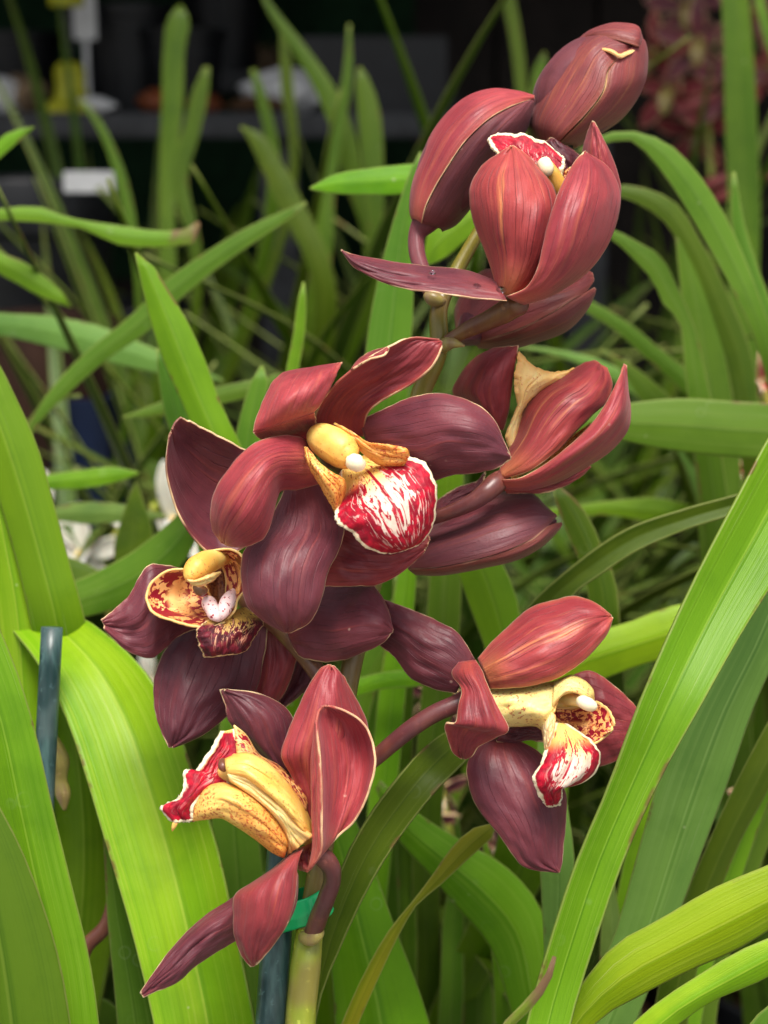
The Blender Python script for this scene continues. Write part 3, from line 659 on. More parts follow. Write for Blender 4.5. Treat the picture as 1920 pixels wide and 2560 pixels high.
leaf('main', 'ldry', [(1200,2660,1238,2640,.41),(1256,2562,1284,2562),(1315,2500,1334,2512),(1362,2440,1376,2448),(1383,2390,1389,2392)], b=1)
leaf('main', 'lmid', [(560,2660,695,2640,.56),(545,2400,668,2400),(535,2200,658,2200),(530,2050,640,2050),(540,1900,620,1900),(560,1750,600,1750)], b=3)
leaf('main', 'lmid', [(690,2640,760,2640,.55),(720,2400,770,2400),(740,2200,770,2200),(755,2050,765,2050)])
# right foreground plant
leaf('right', 'lfresh', [(1290,2680,1400,2680,.425),(1316,2560,1426,2560,.43),(1378,2341,1490,2350),(1442,2149,1560,2150),(1516,1975,1642,1965),(1600,1750,1755,1760),(1713,1493,1850,1590,.44),(1851,1227,1965,1400,.45),(1950,1050,2060,1200,.46),(2060,930,2080,960,.47)], b=-5)
leaf('right', 'lblue', [(1390,2660,1560,2640,.50),(1470,2480,1630,2450),(1526,2364,1682,2320),(1600,2112,1757,2120),(1650,1940,1817,1960),(1720,1780,1882,1770),(1820,1600,1965,1580),(1900,1450,2000,1450),(1990,1330,2010,1330)], b=4)
leaf('right', 'lolive', [(1640,2500,1730,2480,.54),(1714,2240,1805,2210),(1770,2110,1855,2090),(1812,2016,1905,2000),(1880,1880,1970,1870),(1935,1780,2010,1780),(2000,1680,2020,1680)], b=3)
leaf('right', 'lmid', [(1700,2500,1800,2480,.58),(1800,2230,1880,2220),(1850,2090,1930,2090),(1900,1960,1990,1960),(1960,1850,2000,1850)], b=3)
leaf('right', 'lbright', [(1320,2660,1400,2700,.445),(1440,2480,1500,2545),(1530,2368,1600,2487),(1650,2298,1722,2425),(1788,2218,1850,2368),(1920,2163,1960,2300),(2050,2110,2080,2230),(2160,2100,2165,2130)], b=3)
leaf('right', 'lbright', [(1530,2650,1620,2690,.43),(1582,2560,1692,2562),(1664,2492,1782,2500),(1755,2433,1852,2470),(1838,2382,1922,2440),(1920,2346,1982,2400),(2050,2290,2080,2330),(2140,2270,2145,2280)], b=3)
leaf('right', 'lmid', [(1830,2620,1930,2620,.43),(1900,2530,1980,2560),(1990,2470,2040,2500),(2080,2430,2090,2440)])
leaf('right', 'lblue', [(1340,2640,1402,2640,.52),(1362,2400,1412,2350),(1352,2200,1436,2180),(1345,2000,1420,2030),(1345,1850,1392,1850),(1350,1720,1365,1720)])
leaf('right', 'lbright', [(2060,1530,2060,1590,.58),(1960,1495,1960,1578,.575),(1800,1500,1800,1607),(1680,1515,1700,1637),(1560,1560,1600,1662),(1440,1590,1490,1705),(1350,1640,1400,1740),(1290,1690,1310,1730)], b=3)
leaf('right', 'lblue', [(1480,2640,1600,2640,.56),(1500,2500,1600,2490),(1500,2380,1570,2380),(1510,2250,1540,2250),(1520,2150,1530,2150)])
leaf('right', 'lfresh', [(1240,2660,1330,2660,.60),(1235,2480,1310,2470),(1225,2330,1290,2310),(1215,2200,1250,2190),(1205,2090,1212,2090)])
leaf('right', 'lfresh', [(1620,2660,1740,2640,.56),(1690,2400,1790,2380),(1760,2230,1850,2200),(1830,2060,1905,2040),(1905,1890,1970,1880),(1990,1740,2000,1740)], b=3)
leaf('right', 'lfresh', [(1440,2660,1520,2660,.60),(1500,2420,1580,2400),(1560,2150,1640,2140),(1600,1900,1690,1890),(1660,1700,1720,1690),(1730,1560,1740,1560)], b=3)
# centre, behind the flowers
leaf('midc', 'lfresh', [(1240,1720,1372,1710,.58),(1205,1600,1312,1590),(1168,1500,1290,1490),(1140,1420,1252,1400),(1115,1370,1205,1340),(1090,1290,1150,1280),(1085,1180,1160,1180),(1120,1120,1140,1120)], b=3)
leaf('midc', 'lfresh', [(900,2300,962,2300,.60),(930,1900,1000,1900),(958,1650,1022,1650),(983,1500,1037,1500),(1000,1400,1040,1400),(1010,1300,1015,1300)])
leaf('midc', 'lmid', [(1040,1900,1115,1900,.62),(1060,1650,1142,1650),(1070,1500,1152,1500),(1080,1380,1152,1380),(1100,1200,1110,1200)])
leaf('midc', 'lolive', [(1000,2400,1042,2400,.64),(990,2100,1037,2100),(985,1800,1032,1800),(980,1600,1032,1600),(985,1430,1000,1430)])
leaf('midc', 'lmid', [(1102,2450,1160,2450,.64),(1108,2300,1160,2300),(1130,2160,1165,2160),(1140,2040,1145,2040)])
leaf('midc', 'lmid', [(1162,2450,1228,2450,.66),(1162,2330,1205,2320),(1150,2200,1175,2200),(1150,2100,1155,2100)])
leaf('midc', 'lmid', [(850,1900,900,1900,.62),(880,1700,950,1700),(930,1600,1010,1590),(980,1500,1000,1490)])
leaf('midc', 'lfresh', [(880,1745,880,1700,.585),(960,1722,960,1680),(1040,1716,1040,1676),(1120,1700,1120,1670)], root=False)
leaf('midc', 'lfresh', [(570,1400,690,1400,.60),(500,1120,605,1120,.57),(458,1010,552,1010),(408,900,512,900),(376,800,466,800),(357,720,417,720),(344,660,377,660),(338,632,343,633)], b=3)
leaf('midc', 'lmid', [(470,1250,540,1250,.60),(440,1120,505,1120),(413,1040,472,1040),(397,950,442,950),(391,870,400,870)])
leaf('midc', 'lfresh', [(715,1200,745,1200,.63),(715,930,746,930),(735,830,763,830),(745,750,766,750),(757,705,762,705)])
leaf('midc', 'lmid', [(570,1250,650,1250,.61),(588,1100,652,1100),(610,1010,662,1010),(630,950,669,950),(652,915,656,915)])
leaf('midc', 'lmid', [(890,1300,1000,1300,.63),(905,960,1022,960,.60),(912,900,1024,900),(925,800,1032,800),(945,700,1034,700),(970,600,1032,600),(1000,500,1037,500),(1025,430,1047,430),(1049,380,1053,378)], b=3)
leaf('midc', 'lfresh', [(1260,470,1280,530,.62),(1190,500,1230,550),(1120,540,1165,600),(1072,580,1105,650),(1058,650,1066,665)], root=False)
leaf('midc', 'lfresh', [(1130,410,1130,470,.62),(1060,410,1060,480),(980,415,980,487),(900,425,900,487),(830,440,830,483),(774,470,775,474)], root=False)
leaf('midc', 'lfresh', [(560,2100,640,2100,.64),(590,1950,650,1950),(640,1850,700,1840),(700,1780,740,1760),(740,1690,755,1680)])
# behind left
leaf('midl', 'lmid', [(20,1180,30,1190,.70),(82,1040,98,1055,.70),(140,958,168,986),(230,868,270,897),(330,788,366,832),(420,698,452,747),(520,628,547,670),(640,558,657,592),(720,523,730,542),(765,504,768,508)], b=2)
leaf('midl', 'lblue', [(-180,800,-180,850,.76),(-80,775,-80,835),(0,783,0,838),(120,790,130,868),(240,813,250,900),(330,848,335,920),(400,878,400,933),(480,910,482,938),(560,950,561,955)], b=2)
leaf('midl', 'lbrown', [(-140,600,-140,625,.70),(-40,528,-40,552),(30,520,30,553),(90,515,95,555),(150,537,150,562),(210,552,220,575),(270,560,280,607),(350,572,360,618),(420,578,440,614),(470,570,487,605),(495,553,501,560)], b=1.5)
leaf('midl', 'lfresh', [(-120,580,-130,630,.72),(-40,600,-40,660),(0,630,0,685),(60,655,50,712),(110,690,95,738),(150,725,140,755),(180,768,178,770)])
leaf('midl', 'lfresh', [(-100,460,-100,480,.70),(-40,395,-40,432),(0,345,0,395),(40,325,40,360),(87,317,85,321)])
leaf('midl', 'lmid', [(800,930,800,960,.70),(720,933,720,966,.69),(640,948,645,987),(520,973,525,1017),(400,1006,400,1040),(308,1042,307,1046)], root=False)
leaf('midl', 'lfresh', [(20,1220,20,1240,.68),(120,1188,120,1224),(200,1176,200,1222),(290,1168,290,1206),(347,1180,347,1185)], root=False)
leaf('midl', 'lblue', [(60,1290,60,1310,.72),(140,1268,140,1302),(220,1256,220,1310),(320,1264,320,1304),(420,1290,420,1296)], root=False)
leaf('midl', 'lmid', [(0,1520,0,1600,.62),(100,1480,130,1560),(220,1440,260,1530),(330,1380,380,1480),(430,1300,470,1390),(500,1220,520,1260)], root=False)
leaf('midl', 'lolive', [(-60,1380,-60,1520,.66),(60,1385,60,1520),(180,1395,180,1520),(300,1470,310,1530),(360,1540,362,1545)], root=False)
leaf('midl', 'lolive', [(20,1120,60,1130,.76),(80,1040,100,1050),(120,1000,130,1010),(200,985,205,992)])
# behind right
leaf('midr', 'lmid', [(1985,1050,1940,1060,.66),(1905,762,1868,800,.64),(1853,625,1806,679),(1797,512,1741,566),(1723,408,1678,462),(1660,354,1625,392),(1591,330,1582,352),(1504,338,1510,358),(1450,375,1445,380)], b=2)
leaf('midr', 'lolive', [(1900,1050,1840,1060,.70),(1882,900,1820,930),(1830,760,1770,790),(1750,600,1708,632),(1690,508,1658,552),(1620,473,1600,512),(1545,463,1540,490),(1480,480,1478,488)], b=2)
leaf('midr', 'lmid', [(1745,1300,1855,1300,.70),(1740,1200,1852,1200),(1720,1000,1832,1000),(1710,860,1802,850),(1699,700,1752,700),(1691,620,1713,620),(1688,573,1691,572)], b=2.5)
leaf('midr', 'lmid', [(1760,920,1710,920,.66),(1730,800,1695,800),(1692,715,1658,762),(1650,638,1632,702),(1600,608,1588,652),(1530,573,1535,602),(1480,560,1482,568)])
leaf('midr', 'lmid', [(2080,1020,2080,1130,.63),(1960,1010,1960,1146,.62),(1800,1002,1800,1139),(1720,996,1720,1131),(1620,1002,1620,1116),(1540,1014,1555,1100),(1440,1030,1445,1080),(1360,1050,1361,1060)], b=4)
leaf('midr', 'lolive', [(1230,1620,1300,1640,.53),(1300,1540,1380,1560),(1343,1492,1426,1496),(1469,1386,1504,1435),(1573,1320,1591,1378),(1699,1276,1699,1330),(1842,1236,1830,1288),(1965,1210,1965,1248),(2060,1200,2062,1212)], b=-2, root=False)
leaf('midr', 'lolive', [(1490,1700,1560,1700,.60),(1480,1560,1550,1560,.58),(1458,1430,1532,1430),(1438,1380,1502,1360),(1408,1310,1467,1285),(1383,1230,1412,1225),(1380,1212,1392,1210)])
leaf('midr', 'lfresh', [(1900,1300,1900,1340,.72),(1760,1270,1760,1320),(1640,1245,1640,1310),(1540,1250,1540,1290),(1400,1268,1400,1290),(1300,1275,1300,1280)], root=False)
leaf('midr', 'lmid', [(1900,1250,1850,1290,.74),(1800,1130,1750,1190),(1720,1040,1680,1090),(1640,960,1600,1000),(1560,900,1545,920),(1500,870,1498,876)])
leaf('midr', 'lmid', [(1880,1080,1840,1100,.75),(1760,960,1720,990),(1660,880,1620,900),(1560,800,1530,820),(1460,745,1440,765),(1380,715,1376,722)])
leaf('midr', 'lmid', [(1960,850,1920,850,.66),(1905,700,1865,700),(1860,560,1830,560),(1838,430,1830,430)])
leaf('midr', 'lblue', [(1690,1060,1650,1060,.78),(1640,990,1600,1000),(1500,900,1470,920),(1360,870,1355,880),(1240,860,1238,866)])

# generic plants further back: fans of long blades
def gleaf(e, root, az, ln, el0, droop, wd, mat, rs, nv=22):
    n = 7; p = np.array(root, float); rows = []
    d_az = az
    for i in range(n):
        f = i / (n - 1); el = el0 - droop * f ** 1.6
        d = np.array([math.cos(el) * math.cos(d_az), math.cos(el) * math.sin(d_az), math.sin(el)])
        if i: p = p + d * ln / (n - 1)
        sd = np.array([-math.sin(d_az), math.cos(d_az), 0]); tw = rs.uniform(-.15, .15) + .5 * f * rs.choice((-1, 1)) * .4
        up = np.cross(d, sd); sv = sd * math.cos(tw) + up * math.sin(tw)
        wfac = (.55 + 1.1 * f) if f < .4 else 1.0 * (1 - max(0, (f - .45) / .55) ** 2.2) + .01
        h = wd / 2 * wfac; rows.append((p - sv * h, p + sv * h, up * wd * -.12))
    o = link("leaf", mesh_grids("leaf", [sheet_grid(rows, 7, nv, .75, mode='tent')]), M[mat], e)
    md = o.modifiers.new("thickness", 'SOLIDIFY'); md.thickness = .0008; md.offset = 0
def fan(x, y, n, ln, label, plabel, mats=('lolive', 'ldark', 'ldark'), spread=1.0, seed=0, zr=.30, wr=(.010, .019)):
    rs = np.random.default_rng(seed)
    pot(x, y, 0, .10, zr / .86, plabel)
    e = empty("orchid_plant", (x, y, zr)); tag(e, label, "orchid")
    for k in range(n):
        az = rs.uniform(0, 6.283); 
        el = R(rs.uniform(58, 86)); 
        r = (x + rs.uniform(-.05, .05), y + rs.uniform(-.05, .05), zr - .03)
        gleaf(e, r, az, ln * rs.uniform(.75, 1.1), el, R(rs.uniform(8, 95)) * spread, rs.uniform(*wr), mats[int(rs.integers(len(mats)))], rs)
    return e
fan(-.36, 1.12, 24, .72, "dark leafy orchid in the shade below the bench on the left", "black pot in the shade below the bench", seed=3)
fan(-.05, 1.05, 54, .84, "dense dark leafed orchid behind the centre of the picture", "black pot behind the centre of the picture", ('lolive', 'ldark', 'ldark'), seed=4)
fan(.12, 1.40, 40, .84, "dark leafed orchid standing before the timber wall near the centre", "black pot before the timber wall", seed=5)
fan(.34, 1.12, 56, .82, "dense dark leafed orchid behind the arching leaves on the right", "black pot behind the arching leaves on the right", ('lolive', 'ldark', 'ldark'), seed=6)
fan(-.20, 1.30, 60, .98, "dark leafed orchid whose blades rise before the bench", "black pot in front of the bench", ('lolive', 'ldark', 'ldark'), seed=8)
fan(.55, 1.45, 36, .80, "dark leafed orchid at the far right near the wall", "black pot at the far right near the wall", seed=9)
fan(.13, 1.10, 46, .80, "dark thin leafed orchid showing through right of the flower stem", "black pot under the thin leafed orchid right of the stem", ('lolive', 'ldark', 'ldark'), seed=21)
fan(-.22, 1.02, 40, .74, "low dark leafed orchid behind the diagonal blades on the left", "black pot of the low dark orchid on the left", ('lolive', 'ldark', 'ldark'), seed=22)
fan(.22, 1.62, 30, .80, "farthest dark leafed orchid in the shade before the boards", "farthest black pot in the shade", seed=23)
# single blurred blades rising before the bench
PL['back'] = fan(-.32, 1.28, 8, .60, "orchid with tall upright blades rising before the potting bench", "black pot of the orchid with tall upright blades", seed=12)
leaf('back', 'lolive', [(395,800,440,800,1.15),(400,420,440,420,1.15),(405,250,458,250),(410,120,462,120),(425,40,470,40),(445,15,455,14)])
leaf('back', 'lolive', [(470,600,500,600,1.15),(425,430,470,440,1.15),(460,320,500,330),(485,220,522,220),(510,168,524,168)])
leaf('back', 'lolive', [(900,560,945,570,1.15),(860,450,910,450),(830,330,885,330),(790,230,840,225),(720,110,755,105),(670,30,690,25),(640,-40,645,-40)])
leaf('back', 'lolive', [(920,520,960,520,1.1),(905,400,958,400),(893,260,945,260),(890,200,920,195),(897,168,902,168)])
leaf('back', 'lolive', [(780,650,830,640,1.12),(800,450,840,450),(830,300,865,300),(855,200,880,200),(870,60,876,60)])
leaf('back', 'lolive', [(330,640,350,640,1.15),(300,500,330,500),(265,370,290,375),(225,290,240,285),(200,255,206,252)])
leaf('back', 'lolive', [(760,640,820,640,1.05),(700,520,760,510),(650,410,700,400),(610,330,635,325),(600,318,604,316)])
leaf('back', 'lolive', [(720,330,745,330,1.2),(705,240,735,240),(700,120,722,120),(700,60,704,60)])
leaf('back', 'lolive', [(660,330,690,330,1.2),(640,240,665,240),(625,175,640,172)])
PL['back2'] = fan(.27, 1.38, 8, .62, "orchid with two narrow blades rising before the timber wall", "black pot of the orchid with two narrow blades", seed=14)
leaf('back2', 'lolive', [(1300,380,1330,380,1.2),(1290,230,1318,230,1.2),(1275,100,1306,100),(1255,0,1288,0),(1240,-100,1262,-100),(1225,-170,1228,-170)])
leaf('back2', 'lolive', [(1320,320,1350,320,1.2),(1325,230,1360,230),(1340,160,1366,160),(1360,130,1364,130)])
PL['back3'] = fan(.50, 1.02, 7, .6, "orchid with one broad upright blade before the distant red flowers", "black pot below the distant red flowers", seed=15)
leaf('back3', 'lolive', [(1830,900,1900,900,1.0),(1820,500,1900,500,1.0),(1812,300,1892,300),(1808,100,1880,100),(1800,-60,1860,-60),(1790,-200,1800,-200)])
leaf('back3', 'lmid', [(1960,260,1985,260,.95),(1930,160,1960,160),(1900,60,1925,60),(1880,-40,1900,-40),(1870,-120,1874,-120)], root=False)

# ---------------------------------------------------------------- the maroon flower spike
MAIN = PL['main']
SD = .466
a = NT("water"); M['water'] = a.base((.9, .95, 1.0), 0.02, 0.5); a.b.inputs['Transmission Weight'].default_value = 1.0; a.b.inputs['IOR'].default_value = 1.33
stem = tube("flower_stem", MAIN, 'S', [(735,3100,.455,36),(742,2800,.46,35),(750,2560,SD,33),(772,2347,SD,32),(798,2170,SD,28),(836,1950,SD+.004,27),(874,1690,SD+.006,26),(925,1480,SD+.008,25),(1000,1200,SD+.010,25),(1052,985,SD+.008,25),(1096,870,SD+.004,24),(1098,770,SD+.004,22),(1135,690,SD+.008,19),(1201,574,SD+.010,16),(1260,480,SD+.012,13),(1340,400,SD+.010,10)], M['stemup'], seg=24, sub=14)
# carry the stem on down to the crown of the plant
rt = np.array(MAIN.location); p0 = P(742, 2800, .46)
wtube("stem_base", MAIN, [(*(rt + [0, 0, -.02]), .0055), (*((rt + p0) / 2 + [0.004, 0, 0]), .0052), (*p0, .0048), (*P(750, 2560, SD), .0046), (*P(772, 2347, SD), .0043), (*P(775, 2318, SD), .0040)], M['stem'], seg=24)
tube("node_ring", stem, 'E', [(1040,1690,.4665,14),(1062,1690,.463,40),(1105,1694,.4598,46),(1140,1672,.459,40),(1165,1650,.461,18)], M['bract'])
tube("node_ring", stem, 'A', [(585,1690,.470,20),(600,1660,.464,36),(630,1655,.462,28),(690,1668,.463,6)], M['bract'])
tube("node_ring", stem, 'A', [(500,1405,.469,26),(530,1430,.468,38),(565,1440,.468,30),(590,1432,.470,12)], M['bract'])

def flower(label, pts, crop, mat):
    o = tube("flower", MAIN, crop, pts, M[mat]); o["label"] = label; return o
def budp(label, pts, crop, mat):
    o = tube("bud", MAIN, crop, pts, M[mat]); o["label"] = label; return o

# ---- upper right bud (slightly open tip)
D = .488
f = budp("topmost closed bud with yellow sepal edges", [(820,1000,.482,22),(1000,760,.486,34),(1100,640,.489,60),(1180,520,D+.002,180),(1300,360,D+.002,225),(1430,230,D+.002,175),(1520,140,D+.002,80),(1545,115,D+.002,20)], 'A', 'buddark')
petal("sepal", f, 'A', D, [(1050,655,-3,1150,655,9,3),(1008,570,-5,1200,602,13,6),(1040,440,-7,1310,490,16,7),(1122,275,-8,1392,372,17,7),(1228,165,-8,1412,278,16,6),(1330,108,-6,1474,212,13,5),(1450,100,0,1512,200,11.5,3),(1535,150,7,1548,170,8.5,0)], M['bud'], mode='seamR', pucker=.25, crease=0, wave=.1)
petal("sepal", f, 'A', D, [(1150,655,8,1240,670,-4,3),(1205,604,12,1352,608,-6,6),(1313,492,15,1500,502,-8,8),(1396,372,16.3,1592,352,-9,9),(1416,280,15.3,1606,245,-9,8),(1474,212,12.5,1596,160,-7,6),(1535,172,9,1575,140,-2,3),(1548,160,7,1556,150,4,0)], M['budtip'], mode='seamL', pucker=.25, crease=0, wave=.1)
petal("sepal", f, 'A', D-.001, [(1220,172,-9,1280,130,-1,1),(1320,97,-10,1375,112,7,3),(1430,68,-11,1470,125,10,5),(1520,72,-10,1548,148,11,4),(1570,112,-6,1572,160,7,2),(1590,150,-2,1580,165,4,0)], M['bud'], mode='seamR', pucker=.25, crease=0, wave=.1)
petal("petal", f, 'A', D-.001, [(1352,160,9,1358,166,10,0),(1400,164,11.5,1404,176,13,.6),(1440,174,13,1442,192,14.5,.8),(1470,194,13.5,1474,210,14.5,.6),(1505,184,11.5,1512,198,12.8,.6),(1540,163,8.5,1550,178,10,.4),(1556,152,6.5,1562,160,7.5,0)], M['cream'], wave=.15, pucker=.1, crease=0, thick=.5)

# ---- left bud
D = .482
f = budp("plump closed bud hanging left of the half open cup flower", [(520,1400,.470,38),(478,1290,.474,40),(448,1180,.478,42),(452,1100,D-.002,46),(490,1040,D-.002,70),(560,920,D,150),(680,740,D,205),(800,590,D,190),(930,480,D,100),(1020,425,D,25),(1036,414,D,8)], 'A', 'buddark')
petal("sepal", f, 'A', D, [(425,1030,1,475,1046,8,3),(415,980,-2,495,965,11,4),(420,890,-5,530,890,13,6),(455,770,-7,600,770,16,7),(540,582,-8,690,640,17.5,8),(660,455,-8,790,540,17,8),(800,393,-7,890,475,13,6),(940,392,-4,970,440,8,3),(1040,406,0,1042,418,2,0)], M['red'], mode='seamR', pucker=.25, crease=0, wave=.1)
petal("sepal", f, 'A', D, [(470,1048,7,575,1088,-2,4),(497,970,10.6,650,1052,-5,6),(532,892,12.6,705,990,-6,7),(602,772,15.5,775,900,-7,8),(692,642,17,865,790,-8,8),(792,542,16.4,945,680,-8,8),(892,477,12,1005,570,-6,6),(972,442,7,1032,478,-3,3),(1040,419,1,1043,425,0,0)], M['buddark'], mode='seamL', pucker=.25, crease=0, wave=.1)

# ---- half open cup flower at the top
D = .452
f = flower("half open cup shaped flower near the top of the spike", [(600,1645,.466,30),(700,1590,.464,40),(820,1535,.460,50),(920,1480,.456,58),(975,1440,.453,48),(985,1425,.452,20)], 'A', 'pedolive')
petal("petal", f, 'A', D, [(1150,900,-26,1290,850,-26,0),(1130,760,-26,1285,735,-26,3),(1090,650,-26,1240,680,-26,3),(1128,615,-25,1150,625,-25,0)], M['darker'])
petal("sepal", f, 'A', D, [(1250,830,-24,1478,930,-20,6),(1270,760,-24,1474,840,-18,10),(1295,660,-23,1432,712,-15,9),(1322,570,-20,1385,612,-15,4),(1338,533,-16,1345,537,-16,0)], M['red'])
petal("lip", f, 'A', D, [(970,880,-12,1120,900,-12,0),(905,770,-7,1165,840,-8,-1),(848,690,-7,1186,790,-8,-2,10,-30),(815,648,-9,1197,752,-9,-2,15,-42),(818,606,-12,1190,718,-11,-1,14,-52)], M['lipred'], wave=1.0, wfreq=5, thick=1.0, nu=48, frill=.9)
tube("column", f, 'A', [(1195,970,D+.010,50),(1165,880,D+.005,54),(1125,800,D+.002,46),(1098,758,D,40)], M['column'])
tube("anther_cap", f, 'A', [(1122,800,D-.001,10),(1112,785,D-.002,34),(1098,755,D-.002,38),(1086,732,D-.001,26),(1080,722,D-.001,6)], M['cap'])
petal("side_lobe", f, 'A', D, [(1150,900,-12,1210,900,-10,1),(1170,830,-13,1235,820,-10,2),(1185,792,-13,1243,775,-10,2),(1200,785,-12,1243,757,-10,0)], M['lobespot'], wave=.5, wfreq=4)
petal("sepal", f, 'A', D, [(842,1340,0,905,1442,8,2),(700,1290,-5,750,1430,9,3),(520,1269,-7,560,1402,9,4),(330,1246,-7,385,1379,7,4),(185,1219,-3,235,1326,5,3),(112,1204,0,128,1263,3,1),(64,1182,2,72,1188,2,0)], M['dark'])
petal("petal", f, 'A', D, [(852,1390,0,930,1422,5,2),(838,1310,0,1010,1355,7,6),(800,1200,-1,1085,1240,9,9),(752,1080,-2,1128,1110,10,12),(721,955,-2,1160,975,9,13),(723,858,-3,1142,875,6,12),(775,765,-3,1082,790,3,9),(862,700,-2,1000,704,1,4),(925,660,0,938,660,0,0)], M['salmon'])
petal("petal", f, 'A', D, [(905,1420,7,990,1458,2,3),(1008,1372,14,1150,1402,2,6),(1063,1275,18,1310,1292,-2,9),(1088,1165,19,1400,1178,-5,12),(1117,1040,18,1452,1060,-7,14),(1157,925,16,1477,940,-8,14),(1203,820,13,1464,852,-9,12),(1258,727,8,1400,752,-7,7),(1295,688,2,1306,692,2,0)], M['red'])
for (x, y, r) in ((528, 1296, 17), (752, 1366, 20), (875, 1385, 26)):
    tube("water_drop", f, 'A', [(x - r, y, D - .004, 2), (x - r * .6, y, D - .0055, r * .55), (x, y + 1, D - .0065, r * .75), (x + r * .6, y + 2, D - .0062, r * .55), (x + r, y + 3, D - .005, 2)], M['water'])

# ---- bud under the cup flower
D = .492
f = budp("opening bud tucked under the cup flower", [(640,1640,.470,20),(700,1620,.486,50),(800,1540,D+.004,130),(950,1480,D+.004,150),(1100,1430,D+.002,110),(1240,1370,D,60),(1320,1345,D,25)], 'A', 'darker')
petal("sepal", f, 'A', D, [(650,1600,-8,715,1656,0,4),(655,1450,-12,850,1622,7,8),(790,1290,-14,1000,1569,11,10),(1000,1320,-12,1130,1502,12,9),(1180,1345,-8,1240,1432,10,6),(1295,1290,-4,1305,1395,5,3),(1336,1300,-1,1342,1345,1,0)], M['bud'], mode='seamR', pucker=.25, crease=0, wave=.2)
petal("sepal", f, 'A', D, [(712,1655,0,760,1677,-8,2),(850,1623,6.5,900,1682,-9,4),(1000,1571,10.5,1040,1654,-9,5),(1130,1504,11.5,1205,1592,-8,6),(1240,1435,9.5,1305,1490,-6,4),(1305,1400,6,1340,1420,-3,2),(1346,1377,2,1352,1382,1,0)], M['bud'], mode='seamL', pucker=.25, crease=0, wave=.2)

# ---- right hand flower seen from the side
D = .472
f = flower("half open flower on the right seen from its side", [(60,1210,.478,34),(180,1170,.474,40),(300,1130,.470,43),(420,1085,.468,48),(520,1035,.467,56),(600,975,.467,64),(660,920,.469,66),(710,890,.472,40),(720,885,.473,10)], 'C', 'pedicel')
petal("petal", f, 'C', D, [(600,570,-8,698,590,-5,2),(478,440,-11,731,470,-2,7),(388,362,-14,746,350,1,9),(428,250,-14,763,230,3,9),(510,150,-13,781,130,4,7),(640,78,-9,797,62,3,2)], M['wine'])
petal("lip", f, 'C', D, [(735,702,-2,778,692,-2,1),(718,625,-1,802,550,-2,2),(788,430,2,842,430,0,2),(768,300,5,935,345,-2,3),(780,190,5,1085,255,-5,3,-10,35),(798,92,4,1146,200,-7,1,-25,70)], M['ruffle'], wave=1.1, wfreq=5, nu=60, nv=50, frill=.55, pucker=.3)
petal("petal", f, 'C', D, [(690,900,-12,760,900,-10,0),(900,760,-14,960,800,-12,0),(1100,655,-14,1130,690,-12,1),(1250,548,-14,1258,556,-13,0)], M['lobe'])
petal("petal", f, 'C', D, [(671,862,2,690,897,4,1),(735,720,-1,870,842,10,4),(789,600,-2,1022,732,10,6),(834,450,-3,1150,602,8,8),(930,335,-4,1262,492,5,10),(1080,250,-6,1340,422,1,10),(1200,176,-8,1381,312,-4,7),(1272,154,-9,1352,206,-8,1)], M['salmon'])
petal("sepal", f, 'C', D, [(675,902,5,700,957,2,1),(800,892,10,830,967,0,3),(960,812,12,1010,927,-2,6),(1120,690,13,1200,832,-3,8),(1260,550,12,1382,712,-5,9),(1360,402,9,1482,582,-7,9),(1420,282,6,1497,462,-8,7),(1450,195,2,1478,310,-6,2),(1456,178,0,1470,184,-2,0)], M['red'])
petal("sepal", f, 'C', D, [(690,940,-2,720,987,-4,0),(850,930,-6,870,988,-6,1),(1000,900,-9,1015,970,-8,1),(1130,850,-11,1145,910,-10,1),(1235,815,-12,1250,821,-12,0)], M['wine'])

# ---- lower right bud behind the main lip
D = .480
f = budp("closed bud lying behind the crimson lip", [(60,1380,D+.002,20),(150,1400,D+.004,50),(300,1340,D+.004,130),(520,1260,D+.002,170),(720,1190,D+.002,150),(900,1170,D+.001,80),(1010,1165,D,30),(1035,1165,D,8)], 'C', 'darker')
petal("sepal", f, 'C', D, [(100,1400,-6,105,1462,2,3),(240,1190,-13,300,1452,10,9),(470,1070,-15,520,1407,13,11),(700,985,-15,720,1347,13,12),(862,984,-11,870,1277,10,9),(962,1072,-5,975,1193,6,5),(1027,1125,-1,1030,1136,0,0)], M['buddark'], mode='seamR', pucker=.25, crease=0, wave=.15)
petal("sepal", f, 'C', D, [(102,1462,2,150,1497,-8,2),(300,1455,9.5,330,1496,-9,4),(520,1411,12.5,560,1454,-9,5),(720,1351,12.5,780,1402,-8,5),(870,1281,10,925,1328,-6,4),(985,1192,6,1032,1232,-3,2),(1062,1174,0,1066,1183,0,0)], M['bud'], mode='seamL', pucker=.25, crease=0, wave=.15)
petal("sepal", f, 'C', D, [(270,1130,-6,280,1040,-12,0),(400,1090,-6,400,960,-12,0),(520,1020,-6,540,910,-12,0),(580,930,-6,585,850,-12,0)], M['darker'])

